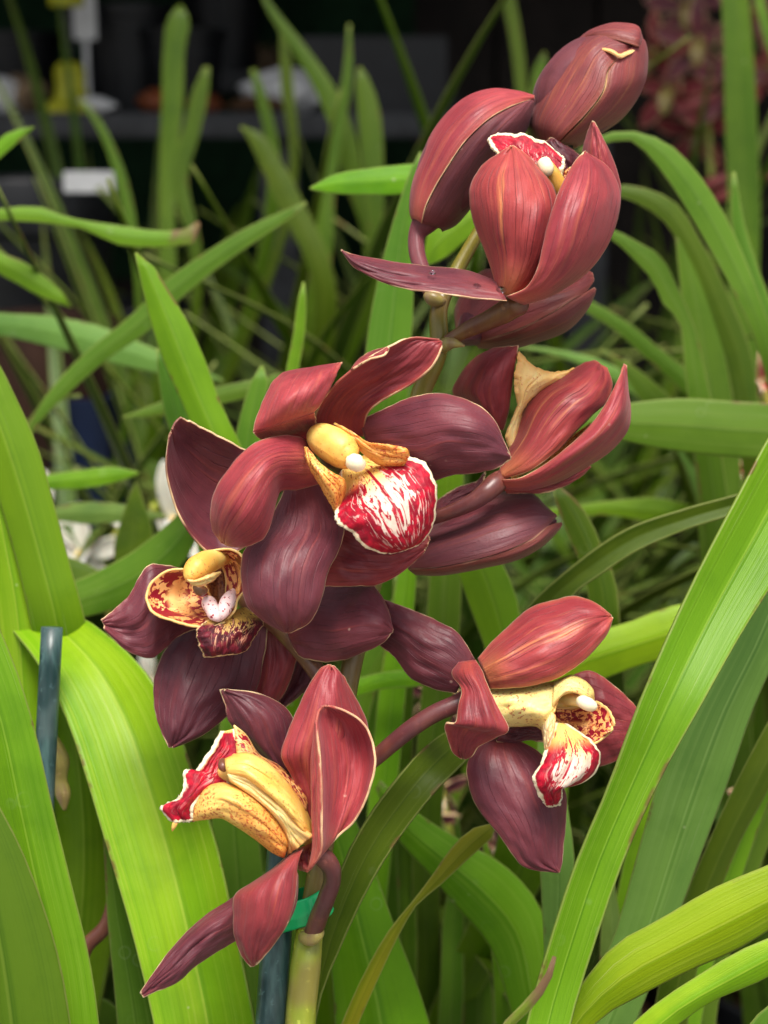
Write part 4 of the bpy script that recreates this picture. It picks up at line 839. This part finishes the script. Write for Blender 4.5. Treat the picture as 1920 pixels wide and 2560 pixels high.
# ---- main open flower
D = .443
f = flower("large open flower facing right in the middle of the spike", [(1420,860,.476,42),(1330,760,.474,46),(1230,680,.468,56),(1150,610,.460,70),(1100,580,.455,60),(1080,570,.453,20)], 'B', 'pedicel')
petal("petal", f, 'B', D, [(830,600,-20,800,900,-22,-2),(690,568,-16,690,1045,-20,-4),(605,523,-12,575,1075,-16,-9),(500,468,-8,440,965,-12,-9),(430,436,-5,360,800,-8,-5),(388,426,-3,331,620,-4,-2),(368,450,-3,345,510,-3,0)], M['dark'], wave=.6)
petal("sepal", f, 'B', D, [(1100,860,-16,1060,1217,-14,2),(1300,960,-16,1200,1214,-14,3),(1480,980,-15,1345,1200,-14,4),(1566,975,-13,1475,1122,-13,2),(1574,1000,-12,1545,1058,-12,0)], M['wine'])
petal("sepal", f, 'B', D, [(740,492,8,1028,393,8,1),(757,430,8,1062,352,8,5),(778,370,6,1090,300,7,8),(812,292,1,1120,245,5,9),(858,234,-6,1142,200,3,7),(930,200,-12,1155,172,1,3),(1100,178,-8,1162,163,0,0)], M['red'], extra=[[(742,494,7,1030,395,7,0),(775,522,2,1036,430,0,-1),(850,533,-5,1042,470,-7,-2),(960,545,-13,1050,520,-13,0)]])
petal("sepal", f, 'B', D, [(1035,470,-12,1262,510,-12,-2),(1036,405,-4,1276,415,-6,-4),(1085,310,2,1330,355,-3,-5),(1185,215,6,1430,296,-1,-5),(1290,140,7,1522,240,1,-4),(1392,80,6,1598,163,3,-3),(1485,44,3,1628,95,3,-1),(1618,56,0,1630,68,0,0)], M['wine'], extra=[[(1203,198,6,1212,192,9,0),(1240,150,1,1290,148,9,1),(1310,108,0,1365,122,9,1),(1365,95,4,1380,92,7,0)]])
petal("petal", f, 'S', D, [(900,1050,-10,930,1150,-10,0),(950,1027,-5,985,1180,-6,3),(1020,998,0,1060,1205,-3,7),(1100,985,4,1130,1186,2,8),(1175,1003,6,1192,1181,5,7),(1235,1051,6,1242,1170,6,3),(1274,1138,5,1277,1146,5,0)], M['dark'])
petal("sepal", f, 'B', D, [(890,760,-12,1050,720,-14,1),(858,830,-7,1112,845,-10,2),(788,960,-3,1168,945,-6,4),(692,1070,0,1136,1062,-1,7),(688,1200,3,1086,1160,2,7),(716,1305,3,1056,1292,4,6),(802,1387,1,1008,1382,3,4),(885,1432,0,918,1437,0,0)], M['dark'])
petal("petal", f, 'B', D, [(1018,560,-6,1045,735,-8,4),(948,513,0,950,758,-3,9),(858,511,5,872,764,3,10),(758,544,9,846,822,8,11),(658,625,11,826,912,11,11),(578,735,11,791,982,12,10),(543,840,9,731,1019,11,7),(553,945,6,668,1031,8,4),(592,1010,2,622,1025,3,0)], M['red'], wave=.5)
# lip, side lobes, column
petal("lip", f, 'B', D, [(1150,680,-4,1275,590,-4,-3),(1148,770,2,1395,588,1,-3),(1137,850,7,1478,606,4,0),(1133,912,10,1562,656,6,4),(1196,952,12,1598,765,7,7),(1268,1022,11,1594,878,6,7),(1348,1056,9,1562,968,5,5),(1438,1047,6,1512,1020,4,1)], M['lip'], wave=.95, wfreq=5.5, nu=40, nv=64, thick=1.2, frill=.5)
petal("side_lobe", f, 'B', D, [(985,560,6,995,562,7,0),(1000,640,8,1060,645,10,2),(1050,730,9,1125,690,10,3),(1100,815,8,1172,722,8,3),(1118,850,7,1172,770,6,2),(1128,872,6,1150,850,5,0)], M['lobe'], wave=.4, wfreq=4)
petal("side_lobe", f, 'B', D, [(1122,448,5,1135,455,5,0),(1190,480,7,1212,540,4,1),(1290,540,8,1285,610,2,2),(1390,553,9,1355,650,2,2),(1466,573,10,1425,655,4,2),(1476,600,8,1452,645,6,0)], M['lobe'], wave=.35, wfreq=4)
tube("column", f, 'B', [(1030,505,D+.006,26),(1050,512,D+.002,62),(1090,535,D-.003,82),(1140,565,D-.006,86),(1185,600,D-.008,72),(1215,618,D-.009,42),(1228,626,D-.009,8)], M['column'], seg=24)
tube("anther_cap", f, 'B', [(1180,612,D-.012,8),(1195,620,D-.012,30),(1222,634,D-.013,41),(1248,638,D-.0125,36),(1266,632,D-.012,12)], M['cap'], seg=20)

# ---- open flower at lower left, front view
D = .458
f = flower("open flower at lower left facing the viewer with spotted throat", [(1160,1790,.469,44),(1090,1690,.470,44),(1000,1560,.472,46),(930,1470,.473,52),(850,1380,.473,58),(720,1280,.474,60),(640,1220,.476,30)], 'B', 'pedolive')
petal("petal", f, 'B', D, [(880,1400,-12,930,1500,-12,0),(1045,1230,-13,968,1548,-8,4),(1180,1204,-11,1110,1574,-4,7),(1292,1207,-8,1232,1537,0,9),(1346,1270,-4,1322,1497,2,7),(1386,1370,0,1380,1456,2,2),(1399,1420,2,1397,1432,2,0)], M['dark'], wave=.8)
petal("petal", f, 'B', D, [(430,1150,-14,510,1405,-14,2),(330,1118,-9,402,1445,-9,3),(240,1127,-5,332,1500,-5,4),(160,1252,-3,247,1554,-3,3),(90,1325,-2,140,1514,-2,1),(26,1378,0,42,1420,0,0)], M['dark'], wave=.6)
petal("sepal", f, 'S', D, [(730,1560,-24,800,1620,-24,0),(720,1660,-25,790,1680,-25,1),(690,1740,-25,760,1730,-25,1),(680,1790,-25,715,1765,-25,0)], M['darker'])
petal("sepal", f, 'S', D, [(620,1540,-18,740,1570,-18,0),(628,1690,-20,738,1660,-19,2),(610,1770,-20,705,1740,-20,2),(590,1830,-20,640,1810,-20,0)], M['wine'])
petal("sepal", f, 'S', D, [(500,1540,-15,672,1530,-16,0),(425,1608,-11,658,1650,-14,4),(388,1690,-9,632,1735,-12,6),(386,1765,-7,564,1793,-8,5),(404,1826,-4,502,1839,-5,3),(424,1868,-3,434,1868,-3,0)], M['darker'])
petal("throat", f, 'B', D, [(500,1130,-13,640,1090,-16,-4),(520,1200,-17,660,1180,-18,-4),(540,1280,-15,660,1260,-16,-4),(560,1350,-7,640,1340,-8,-1)], M['throat'])
petal("side_lobe", f, 'B', D, [(432,1136,2,445,1150,0,0),(345,1140,3,500,1190,-4,-1),(268,1188,4,530,1235,-5,-2),(236,1262,5,545,1270,-5,-3),(262,1338,7,550,1300,-3,-2),(350,1378,10,562,1320,-1,-2),(450,1405,12,580,1330,1,-1),(540,1412,14,600,1335,1,-2),(610,1385,12,625,1330,3,-1)], M['bowlspot'], wave=.4, wfreq=4, nu=32, nv=50)
petal("side_lobe", f, 'B', D, [(505,1080,4,530,1050,6,0),(560,1095,-2,640,1043,5,-1),(600,1140,-7,702,1095,6,-3),(612,1200,-8,722,1170,7,-3),(612,1260,-7,706,1228,8,-2),(612,1310,-4,672,1275,9,-2),(600,1345,2,652,1335,11,0),(590,1390,8,620,1372,11,0)], M['bowlspot'], wave=.4, wfreq=5)
tube("callus", f, 'B', [(515,1275,D-.004,10),(526,1288,D-.006,30),(546,1322,D-.010,35),(572,1368,D-.0135,22),(582,1382,D-.013,6)], M['callus'])
tube("callus", f, 'B', [(648,1235,D-.004,10),(634,1268,D-.007,32),(614,1305,D-.011,36),(594,1355,D-.0135,24),(585,1380,D-.013,6)], M['callus'])
tube("column", f, 'B', [(610,1085,D+.002,30),(560,1092,D-.004,48),(505,1115,D-.009,60),(462,1150,D-.012,56),(440,1178,D-.013,34),(432,1192,D-.0125,8)], M['column'], seg=24)
petal("column_face", f, 'B', D, [(590,1150,12,575,1165,11,0),(530,1165,15,545,1192,13,1),(470,1190,16,490,1215,13.5,1),(428,1185,16,455,1212,14,0)], M['columnpale'], wave=.3)
tube("anther_cap", f, 'B', [(470,1210,D-.010,8),(478,1222,D-.011,24),(492,1238,D-.011,26),(510,1236,D-.010,20),(522,1230,D-.009,6)], M['pedolive'])
petal("lip", f, 'B', D, [(555,1365,10,700,1318,-2,3),(486,1408,13,784,1380,-3,6),(480,1460,15,748,1450,4,6),(498,1520,15,702,1520,8,4),(512,1553,12,662,1535,10,3)], M['liphang'], wave=.7, wfreq=5)

# ---- right lower flower, profile
D = .452
f = flower("open flower at lower right in profile with crimson tipped lip", [(-140,1140,.470,40),(-20,1055,.466,44),(90,972,.462,46),(180,895,.459,48),(300,800,.456,50),(430,720,.455,51),(540,675,.455,54),(640,640,.456,66),(720,640,.457,50),(740,640,.457,12)], 'D', 'pedicel')
petal("sepal", f, 'D', D, [(1130,540,-18,1150,900,-18,2),(1280,487,-20,1300,1020,-20,4),(1400,553,-20,1445,985,-20,4),(1500,640,-20,1535,925,-20,2),(1575,720,-20,1580,830,-20,0)], M['wine'])
petal("petal", f, 'D', D, [(640,420,-8,540,610,-8,2),(548,277,-9,420,588,-10,4),(440,214,-11,290,524,-12,5),(300,150,-13,198,412,-14,4),(150,92,-15,105,335,-16,2),(40,60,-17,40,240,-18,0)], M['darker'])
petal("sepal", f, 'D', D, [(700,870,-8,880,876,-10,1),(612,985,-5,1000,943,-10,4),(613,1130,-4,1102,1060,-9,7),(664,1260,-3,1148,1180,-7,7),(768,1385,-1,1154,1310,-5,6),(848,1500,0,1142,1440,-3,4),(928,1587,0,1130,1552,-1,2),(1104,1616,0,1119,1613,0,0)], M['dark'])
petal("petal", f, 'D', D, [(800,795,-6,765,882,-6,1),(900,788,-9,850,890,-9,2),(970,792,-11,940,872,-11,2),(1035,815,-13,1035,886,-13,0)], M['darker'])
petal("petal", f, 'D', D, [(662,420,-3,728,584,2,2),(740,330,-4,830,580,5,6),(840,235,-6,960,567,6,8),(950,138,-7,1080,534,6,9),(1080,97,-7,1192,472,4,8),(1215,73,-6,1312,367,2,6),(1320,110,-4,1387,267,0,3),(1406,177,-2,1414,190,-2,0)], M['salmon'])
# lip tube, hood, mouth and lobes
petal("lip_tube", f, 'D', D, [(715,592,-6,770,798,-4,9),(870,573,-6,890,796,-3,11),(1000,562,-6,985,795,-2,12),(1105,545,-6,1035,815,1,10),(1160,522,-5,1075,760,5,6)], M['tubelip'], rnd=.5, wave=.15)
petal("hood", f, 'D', D, [(1090,548,-1,1080,690,7,4),(1190,514,-2,1140,618,8,5),(1255,543,-2,1210,608,8,4),(1300,588,-1,1268,640,7,3),(1310,645,1,1303,655,4,0)], M['tubelip'], rnd=.6, wave=.25, wfreq=4)
petal("throat", f, 'D', D, [(1085,640,-6,1085,790,-4,-3),(1190,625,-10,1180,780,-8,-5),(1310,640,-8,1290,780,-6,-2)], M['columnpale'])
petal("side_lobe", f, 'D', D, [(1098,690,-4,1092,800,5,-2),(1200,690,-8,1160,835,5,-4),(1310,655,-4,1232,872,5,-4),(1380,690,0,1292,892,5,-2),(1427,770,4,1352,874,5,0),(1425,795,4,1408,828,5,0)], M['bowlspot'], wave=.4, wfreq=5)
petal("lip", f, 'D', D, [(1085,780,5,1160,790,4,0),(1046,910,8,1292,885,5,3),(1016,1015,10,1337,960,5,6),(976,1080,12,1317,1050,6,6),(988,1140,12,1232,1112,9,4),(1008,1180,10,1152,1130,10,3),(1038,1232,7,1132,1198,8,1),(1056,1242,6,1112,1237,6,0)], M['lipspot'], wave=.8, wfreq=5, nu=36, nv=50, thick=1.2, frill=.5)
petal("side_lobe", f, 'D', D, [(1060,708,6,1092,735,8,1),(1023,780,5,1092,790,9,2),(1028,850,6,1064,862,10,1),(1038,922,8,1046,926,9,0)], M['cream'], wave=.4, wfreq=5)
tube("column", f, 'D', [(1120,640,D+.004,30),(1170,645,D-.001,34),(1210,652,D-.005,32),(1240,660,D-.007,30)], M['columnpale'])
tube("anther_cap", f, 'D', [(1222,646,D-.007,8),(1234,652,D-.008,30),(1262,666,D-.009,38),(1292,680,D-.009,36),(1312,688,D-.0085,24),(1319,692,D-.008,6)], M['cap'])
petal("petal", f, 'D', D, [(555,440,-1,645,428,1,2),(520,510,2,690,505,6,5),(572,590,8,730,605,10,3),(550,690,12,780,710,13,3),(543,768,14,828,802,14,3),(478,785,10,762,857,11,0),(492,870,6,670,908,7,0),(530,950,2,620,968,3,0),(568,976,0,590,977,1,0)], M['wine'], wave=.4)

# ---- lowest flower in side view
D = .440
f = flower("lowest flower in side view with golden column and orange lip", [(1090,1690,.463,42),(1120,1640,.460,54),(1150,1560,.456,56),(1195,1450,.450,54),(1228,1340,.446,54),(1215,1260,.443,58),(1165,1205,.441,58),(1120,1180,.440,40),(1105,1170,.440,10)], 'E', 'pedicel')
petal("sepal", f, 'E', D, [(1010,1010,-16,1130,960,-16,0),(820,640,-16,1070,800,-16,3),(690,490,-15,1010,560,-16,6),(605,385,-13,965,335,-15,5),(578,292,-12,800,230,-13,2),(556,200,-12,600,204,-12,0)], M['darker'])
petal("sepal", f, 'E', D, [(1110,1010,-8,1230,1010,-12,2),(988,730,-6,1310,800,-14,5),(926,585,-4,1410,600,-15,8),(968,450,-5,1440,430,-15,9),(1038,280,-6,1378,280,-13,8),(1108,150,-7,1318,165,-10,5),(1165,72,-7,1285,108,-8,2),(1205,52,-7,1235,60,-7,0)], M['red'])
petal("side_lobe", f, 'E', D, [(635,415,-4,655,585,0,0),(695,462,-5,690,590,1,1),(780,588,-7,780,640,1,2),(900,658,-9,895,715,1,3),(1010,760,-9,985,820,0,3),(1082,860,-9,1060,950,-3,2),(1075,950,-8,1065,965,-6,0)], M['lobespot'], wave=.4, wfreq=4)
petal("lip", f, 'E', D, [(552,456,-2,640,440,-4,0),(528,520,1,672,580,-1,-2),(474,612,3,592,655,1,-2),(408,690,5,604,725,3,-2),(340,690,7,604,775,4,0),(333,800,8,475,805,6,1),(284,870,9,412,865,7,1),(203,905,9,395,940,7,1),(262,997,8,402,992,6,0)], M['lipred'], wave=.7, wfreq=5, nu=36, nv=56, thick=1.2, frill=.5)
tube("lip_curl", f, 'E', [(300,995,D-.008,8),(285,1005,D-.0085,16),(275,1025,D-.0085,14),(266,1052,D-.008,4)], M['lobe'])
tube("column", f, 'E', [(575,640,D-.002,20),(585,660,D-.002,58),(700,690,D,92),(830,780,D+.002,112),(930,890,D+.003,108),(1020,1010,D+.004,84),(1075,1100,D+.004,50),(1090,1130,D+.004,20)], M['column'], seg=24)
petal("column_rib", f, 'E', D, [(582,622,7,594,705,11,2),(690,584,6,700,728,12,4),(820,630,4,830,818,12,5),(930,730,2,930,912,11,5),(1030,870,0,1020,1012,9,4),(1112,1040,-2,1088,1098,6,2)], M['column'], rnd=.6, wave=.1)
petal("column_rib", f, 'E', D, [(590,694,10,615,748,10,2),(700,726,11.5,762,852,9,2),(830,816,11.5,872,962,8,2.5),(930,912,10.5,952,1072,6,2.5),(1020,1012,8.5,966,1152,4,2),(1110,1080,6,960,1197,1,3)], M['columnpale'], rnd=.6, wave=.1)
tube("anther_cap", f, 'E', [(570,618,D-.006,8),(566,640,D-.008,22),(572,668,D-.009,28),(588,690,D-.009,14)], M['pedolive'])
petal("side_lobe", f, 'E', D, [(398,872,4,388,992,6,2),(468,790,6,478,978,9,4),(580,766,8,570,972,9,5.5),(680,806,9,660,1027,9,6),(790,880,9,770,1102,8,6),(892,980,7,860,1172,6,5),(953,1070,4,920,1203,5,4),(964,1140,1,938,1207,1,0)], M['lobe'], wave=.25)
petal("petal", f, 'E', D, [(1020,1160,-4,1120,1120,-4,1),(1010,1230,-3,1130,1180,-2,2),(1040,1290,-2,1120,1250,0,1),(1075,1300,-1,1095,1285,0,0)], M['salmon'])
petal("sepal", f, 'E', D, [(720,1375,-10,710,1690,-10,2),(640,1448,-7,642,1712,-7,4),(500,1540,-5,520,1783,-3,6),(378,1640,-3,400,1865,-1,5),(268,1755,0,300,1953,1,4),(178,1875,2,200,2003,3,2),(76,2025,3,92,2047,3,0)], M['dark'])
petal("petal", f, 'E', D, [(975,1190,0,1056,1158,5,1),(860,1290,2,1027,1215,8,4),(740,1370,4,1012,1300,10,6),(653,1430,5,1002,1440,12,7),(638,1560,5,957,1600,13,6),(643,1690,5,888,1712,11,4),(690,1802,4,818,1802,8,2),(738,1866,2,772,1852,4,0)], M['wine'], extra=[[(1012,1300,10,1018,1320,5,0),(1001,1440,12,1014,1450,4,1),(955,1602,13,990,1540,3,1),(884,1716,11,925,1655,3,1),(775,1846,5,792,1830,4,0)]])
petal("petal", f, 'E', D, [(1100,1275,9,1182,1172,0,-2),(1160,1180,11,1262,1082,0,-4),(1163,1000,12,1352,1002,2,-7),(1162,820,12,1442,832,4,-10),(1157,640,11,1484,640,5,-12),(1140,480,10,1456,480,4,-11),(1130,385,8,1402,390,3,-8),(1150,325,5,1300,328,3,-3),(1168,300,3,1212,298,3,0)], M['red'], rnd=.6, extra=[[(1086,1288,8,1122,1250,9.5,0),(1112,1150,7,1162,1170,11,1),(1108,1000,6,1163,1000,12,1),(1106,800,5,1162,820,12,1),(1104,630,4,1157,640,11,1),(1118,480,4,1140,480,10,1),(1128,395,6,1131,385,8,0)]])

# ---------------------------------------------------------------- stakes and tie
M['stake'] = stem_mat("painted_bamboo_teal", (0.008, 0.032, 0.032), (0.055, 0.115, 0.108), (0.09, 0.13, 0.125))
s0 = P(676, 2560, .470); s1 = P(707, 2118, .470); dirv = (s0 - s1) / np.linalg.norm(s0 - s1)
bot = s0 + dirv * ((s0[2] - 0.27) / -dirv[2]); top = s1 - dirv * .012
stk = wtube("bamboo_stake", None, [(*bot, .0047), (*((bot + s0) / 2), .0047), (*s0, .0046), (*((s0 + s1) / 2), .0047), (*s1, .0047), (*top, .0046)], M['stake'], seg=24, sub=12)
tag(stk, "dark green bamboo stake tied beside the flower stem", "stake")
def cane(x0, y0, x1, y1, D, r, label):
    p1 = P(x0, y0, D); p2 = P(x1, y1, D); d = (p2 - p1) / np.linalg.norm(p2 - p1); e = p2 + d * ((p2[2] - 0.27) / -d[2])
    tag(wtube("bamboo_stake", None, [(*p1, r), (*((p1 + p2) / 2), r), (*p2, r), (*((p2 + e) / 2), r), (*e, r)], M['stake'], seg=24, sub=12), label, "stake")
cane(130, 1568, 116, 1850, .50, .0035, "blunt green stake end in front of the arching yellow green leaf")
cane(82, 1668, 76, 1800, .56, .0016, "thin dark stake beside the blunt green stake")
a = NT("green_plastic_tie"); M['tie'] = a.base((0.01, 0.55, 0.17), 0.3, 0.5, 0.2, (.3, 1, .4), .001)
A_ = P(717, 2278, .470); B_ = P(781, 2262, .466); ax = (B_ - A_) / np.linalg.norm(B_ - A_); upd = np.array([0, .0, 1.0]) - ax * ax[2]; upd /= np.linalg.norm(upd); nd = np.cross(ax, upd)
loop = []; r = .0053
for k in range(17): an = math.pi / 2 + math.pi * k / 16; loop.append(A_ + (ax * math.cos(an) + nd * math.sin(an)) * r)
for k in range(17): an = -math.pi / 2 + math.pi * k / 16; loop.append(B_ + (ax * math.cos(an) + nd * math.sin(an)) * (r - .0007))
loop.append(loop[0]); h = .0038
prof = [(-h, 0), (-h * .9, .0003), (-h * .25, .0002), (-h * .05, .0007), (h * .15, .0002), (h * .9, .0003), (h, 0)]
gg = []
cen = (A_ + B_) / 2
for z, o_ in prof:
    row = []
    for p in loop:
        n_ = p - cen - ax * max(-np.linalg.norm(B_ - A_) / 2, min(np.linalg.norm(B_ - A_) / 2, float(np.dot(p - cen, ax)))); n_ = n_ / (np.linalg.norm(n_) + 1e-9)
        row.append(p + upd * z + n_ * o_)
    gg.append(row)
gg = np.array(gg)
tie = link("plant_tie", mesh_grids("plant_tie", [(gg, np.full(gg.shape[:2], 50.0), np.linspace(0, 1, len(loop)), np.linspace(0, 1, len(prof)))]), M['tie'])
md = tie.modifiers.new("thickness", 'SOLIDIFY'); md.thickness = .0007
tag(tie, "bright green plastic tie looped round stake and stem", "plant tie")

# ---------------------------------------------------------------- other flowers, blurred
def simple_flower(parent, c, facing, size, mat, lipm, seed, name="flower"):
    rs = np.random.default_rng(seed); fz = np.array(facing, float); fz /= np.linalg.norm(fz)
    up = np.array([0, 0, 1.0]); rx = np.cross(up, fz); rx /= np.linalg.norm(rx); ry = np.cross(fz, rx); c = np.array(c)
    fl = wtube(name, parent, [(*(c - fz * size * 1.1 - ry * size * .5), size * .05), (*(c - fz * size * .5 - ry * size * .12), size * .06), (*c, size * .08), (*(c + fz * size * .05), size * .02)], M['pedicel' if lipm != 'white' else 'lmid'], 10, 5)
    def lp(u, v, w): return c + rx * u * size + ry * v * size + fz * w * size
    for ang, nm, wd in ((90, 'sepal', .34), (18, 'petal', .36), (162, 'petal', .36), (-50, 'sepal', .38), (230, 'sepal', .38)):
        an = R(ang + rs.uniform(-8, 8)); d = np.array([math.cos(an), math.sin(an)]); s = np.array([-d[1], d[0]])
        rows = []; lift = rs.uniform(.05, .35)
        for f, wf in ((0.05, .25), (.25, .7), (.5, 1.0), (.75, .85), (.92, .4), (1.0, .03)):
            cu = d * f; wv = s * wd * .5 * wf; z = lift * math.sin(f * 2.2) - .1 * f
            rows.append((lp(cu[0] - wv[0], cu[1] - wv[1], z), lp(cu[0] + wv[0], cu[1] + wv[1], z), fz * size * -.06 * wf))
        o = link(nm, mesh_grids(nm, [sheet_grid(rows, 9, 16, .8, .0006, 2, seed)]), M[mat], fl)
        md = o.modifiers.new("thickness", 'SOLIDIFY'); md.thickness = .001; md.offset = 0
    rows = []
    for f, wf, z, y in ((0, .4, .05, 0), (.3, .55, .30, -.04), (.6, .6, .48, -.16), (.85, .5, .52, -.36), (1, .15, .48, -.5)):
        rows.append((lp(-.5 * wf * .5, y + .1 * (1 - f), z), lp(.5 * wf * .5, y + .1 * (1 - f), z), fz * size * -.10))
    o = link("lip", mesh_grids("lip", [sheet_grid(rows, 9, 16, .8, .0008, 4, seed)]), M[lipm], fl)
    md = o.modifiers.new("thickness", 'SOLIDIFY'); md.thickness = .001; md.offset = 0
    wtube("column", fl, [(*lp(0, .02, .02), size * .05), (*lp(0, .1, .25), size * .07), (*lp(0, .06, .42), size * .03)], M['columnpale' if lipm in ('white', 'pinklip') else 'bract'], 10, 5)
    return fl
M['whitepetal'] = petal_mat("petal_white", (0.62, 0.60, 0.50), (0.72, 0.70, 0.62), (0.60, 0.62, 0.40), 0.2, 0.3, rim=(0.75, 0.72, 0.65), vein=0.1)
M['pinklip'] = lip_mat("lip_pale_pink", white=(0.75, 0.62, 0.62), red=(0.45, 0.10, 0.20), dark=(0.3, 0.05, 0.1), rim=(0.75, 0.68, 0.66))
def spike(pl, base, pts, mat='stem'):
    return wtube("flower_stem", PL[pl], [(*np.array(PL[pl].location) - [0, 0, .02], .004)] + [(*p, .003) for p in pts], M[mat], 10, 8)
# dark red orchid, upper right distance
plant('redback', (0.46, 1.36, 0.30), "distant dark red flowering orchid at the upper right", "black pot of the distant dark red orchid")
spike('redback', None, [P(1790, 900, 1.41), P(1780, 500, 1.42), P(1760, 200, 1.42), P(1740, 20, 1.41), P(1720, -60, 1.41)])
for k, (x, y, dd, fx, fy) in enumerate(((1745, 110, 1.38, -.2, -1), (1650, 140, 1.40, -.7, -.8), (1860, 40, 1.38, .5, -.9), (1680, 230, 1.40, -.5, -1), (1810, 215, 1.39, .3, -1), (1905, 180, 1.42, .6, -.8), (1720, 20, 1.43, -.2, -1), (1745, 330, 1.44, -.3, -1))):
    simple_flower(PL['redback'], P(x, y, dd), (fx, fy, .05), .042, 'wine' if k % 2 else 'dark', 'pedolive' if k % 3 else 'bract', 40 + k)
for k, (x, y) in enumerate(((1790, 455), (1830, 480), (1890, 455), (1740, 260))):
    q = P(x, y, 1.36); d = np.array([-.022, 0, -.010])
    wtube("bud", PL['redback'], [(*(q - d * .8), .0012), (*(q - d * .4), .004), (*q, .0062), (*(q + d * .6), .004), (*(q + d), .001)], M['bud'], 10, 6)
wtube("flower_stem", PL['redback'], [(*P(1780, 500, 1.42), .002), (*P(1800, 440, 1.37), .0018), (*P(1850, 428, 1.36), .0016), (*P(1890, 450, 1.36), .0014)], M['pedicel'], 8, 6)
# red flowers at the right edge
plant('redright', (0.44, 0.80, 0.30), "partly hidden red orchid at the right picture edge", "black pot of the partly hidden red orchid")
spike('redright', None, [P(2000, 1900, .80), P(1990, 1500, .80), P(1960, 1200, .80), P(1920, 980, .82)])
for k, (x, y, dd, fx, m_) in enumerate(((1880, 1180, .80, -.4, 'red'), (1900, 1240, .79, -.2, 'red'), (1800, 985, .84, -.6, 'wine'), (1900, 960, .84, .2, 'wine'), (1945, 2020, .66, -.3, 'wine'), (1930, 1290, .83, -.3, 'wine'))):
    simple_flower(PL['redright'], P(x, y, dd), (fx, -1, .1), .022, m_, 'lipred', 60 + k)
# dark flowers low behind the centre
plant('redlow', (0.06, 0.92, 0.30), "low orchid with dim maroon blooms behind the centre leaves", "black pot of the low maroon orchid")
spike('redlow', None, [P(1180, 2500, .80), P(1140, 2200, .80), P(1090, 1900, .80), P(1085, 1700, .80)])
for k, (x, y, fx) in enumerate(((1090, 1740, -.3), (1085, 1980, .3), (1060, 2040, -.2), (1240, 2130, .4))):
    simple_flower(PL['redlow'], P(x, y, .80 if x < 1200 else .68), (fx, -1, -.2), .020, 'darker', 'lipred', 80 + k)
# white orchid, left middle
plant('white', (-0.26, 0.95, 0.30), "white flowering orchid partly hidden behind the left leaves", "black pot of the white orchid")
spike('white', None, [P(330, 1900, .90), P(300, 1600, .89), P(250, 1400, .88), P(300, 1330, .88), P(400, 1260, .88)])
for k, (x, y, fx, s_) in enumerate(((430, 1310, .3, .034), (215, 1390, -.3, .028), (10, 1370, -.2, .034), (110, 1300, .2, .026), (375, 1710, .2, .022), (20, 1520, 0, .024))):
    simple_flower(PL['white'], P(x, y, .88), (fx, -1, .1), s_ * 1.1, 'whitepetal', 'pinklip' if k == 2 else 'white', 100 + k)
q = P(335, 1440, .70)
leaf('midl', 'lolive', [(300,1445,360,1445,.70),(285,1380,380,1380),(300,1310,378,1310),(320,1250,358,1250),(338,1208,342,1208)], root=False, b=4)
# dry flower stalk and withered bud low on the left
wtube("dry_stalk", PL['left'], [(*P(200, 2500, .53), .0022), (*P(217, 2365, .53), .0026), (*P(262, 2318, .53), .0026), (*P(288, 2250, .53), .0030), (*P(284, 2160, .535), .0026), (*P(272, 2080, .54), .002)], M['pedolive'], 12, 8)
wtube("withered_bud", PL['left'], [(*P(112, 1800, .52), .0010), (*P(125, 1850, .52), .0030), (*P(145, 1910, .52), .0040), (*P(152, 1950, .52), .0022), (*P(158, 1985, .52), .0026), (*P(162, 2025, .52), .0006)], M['bract'], 12, 8)
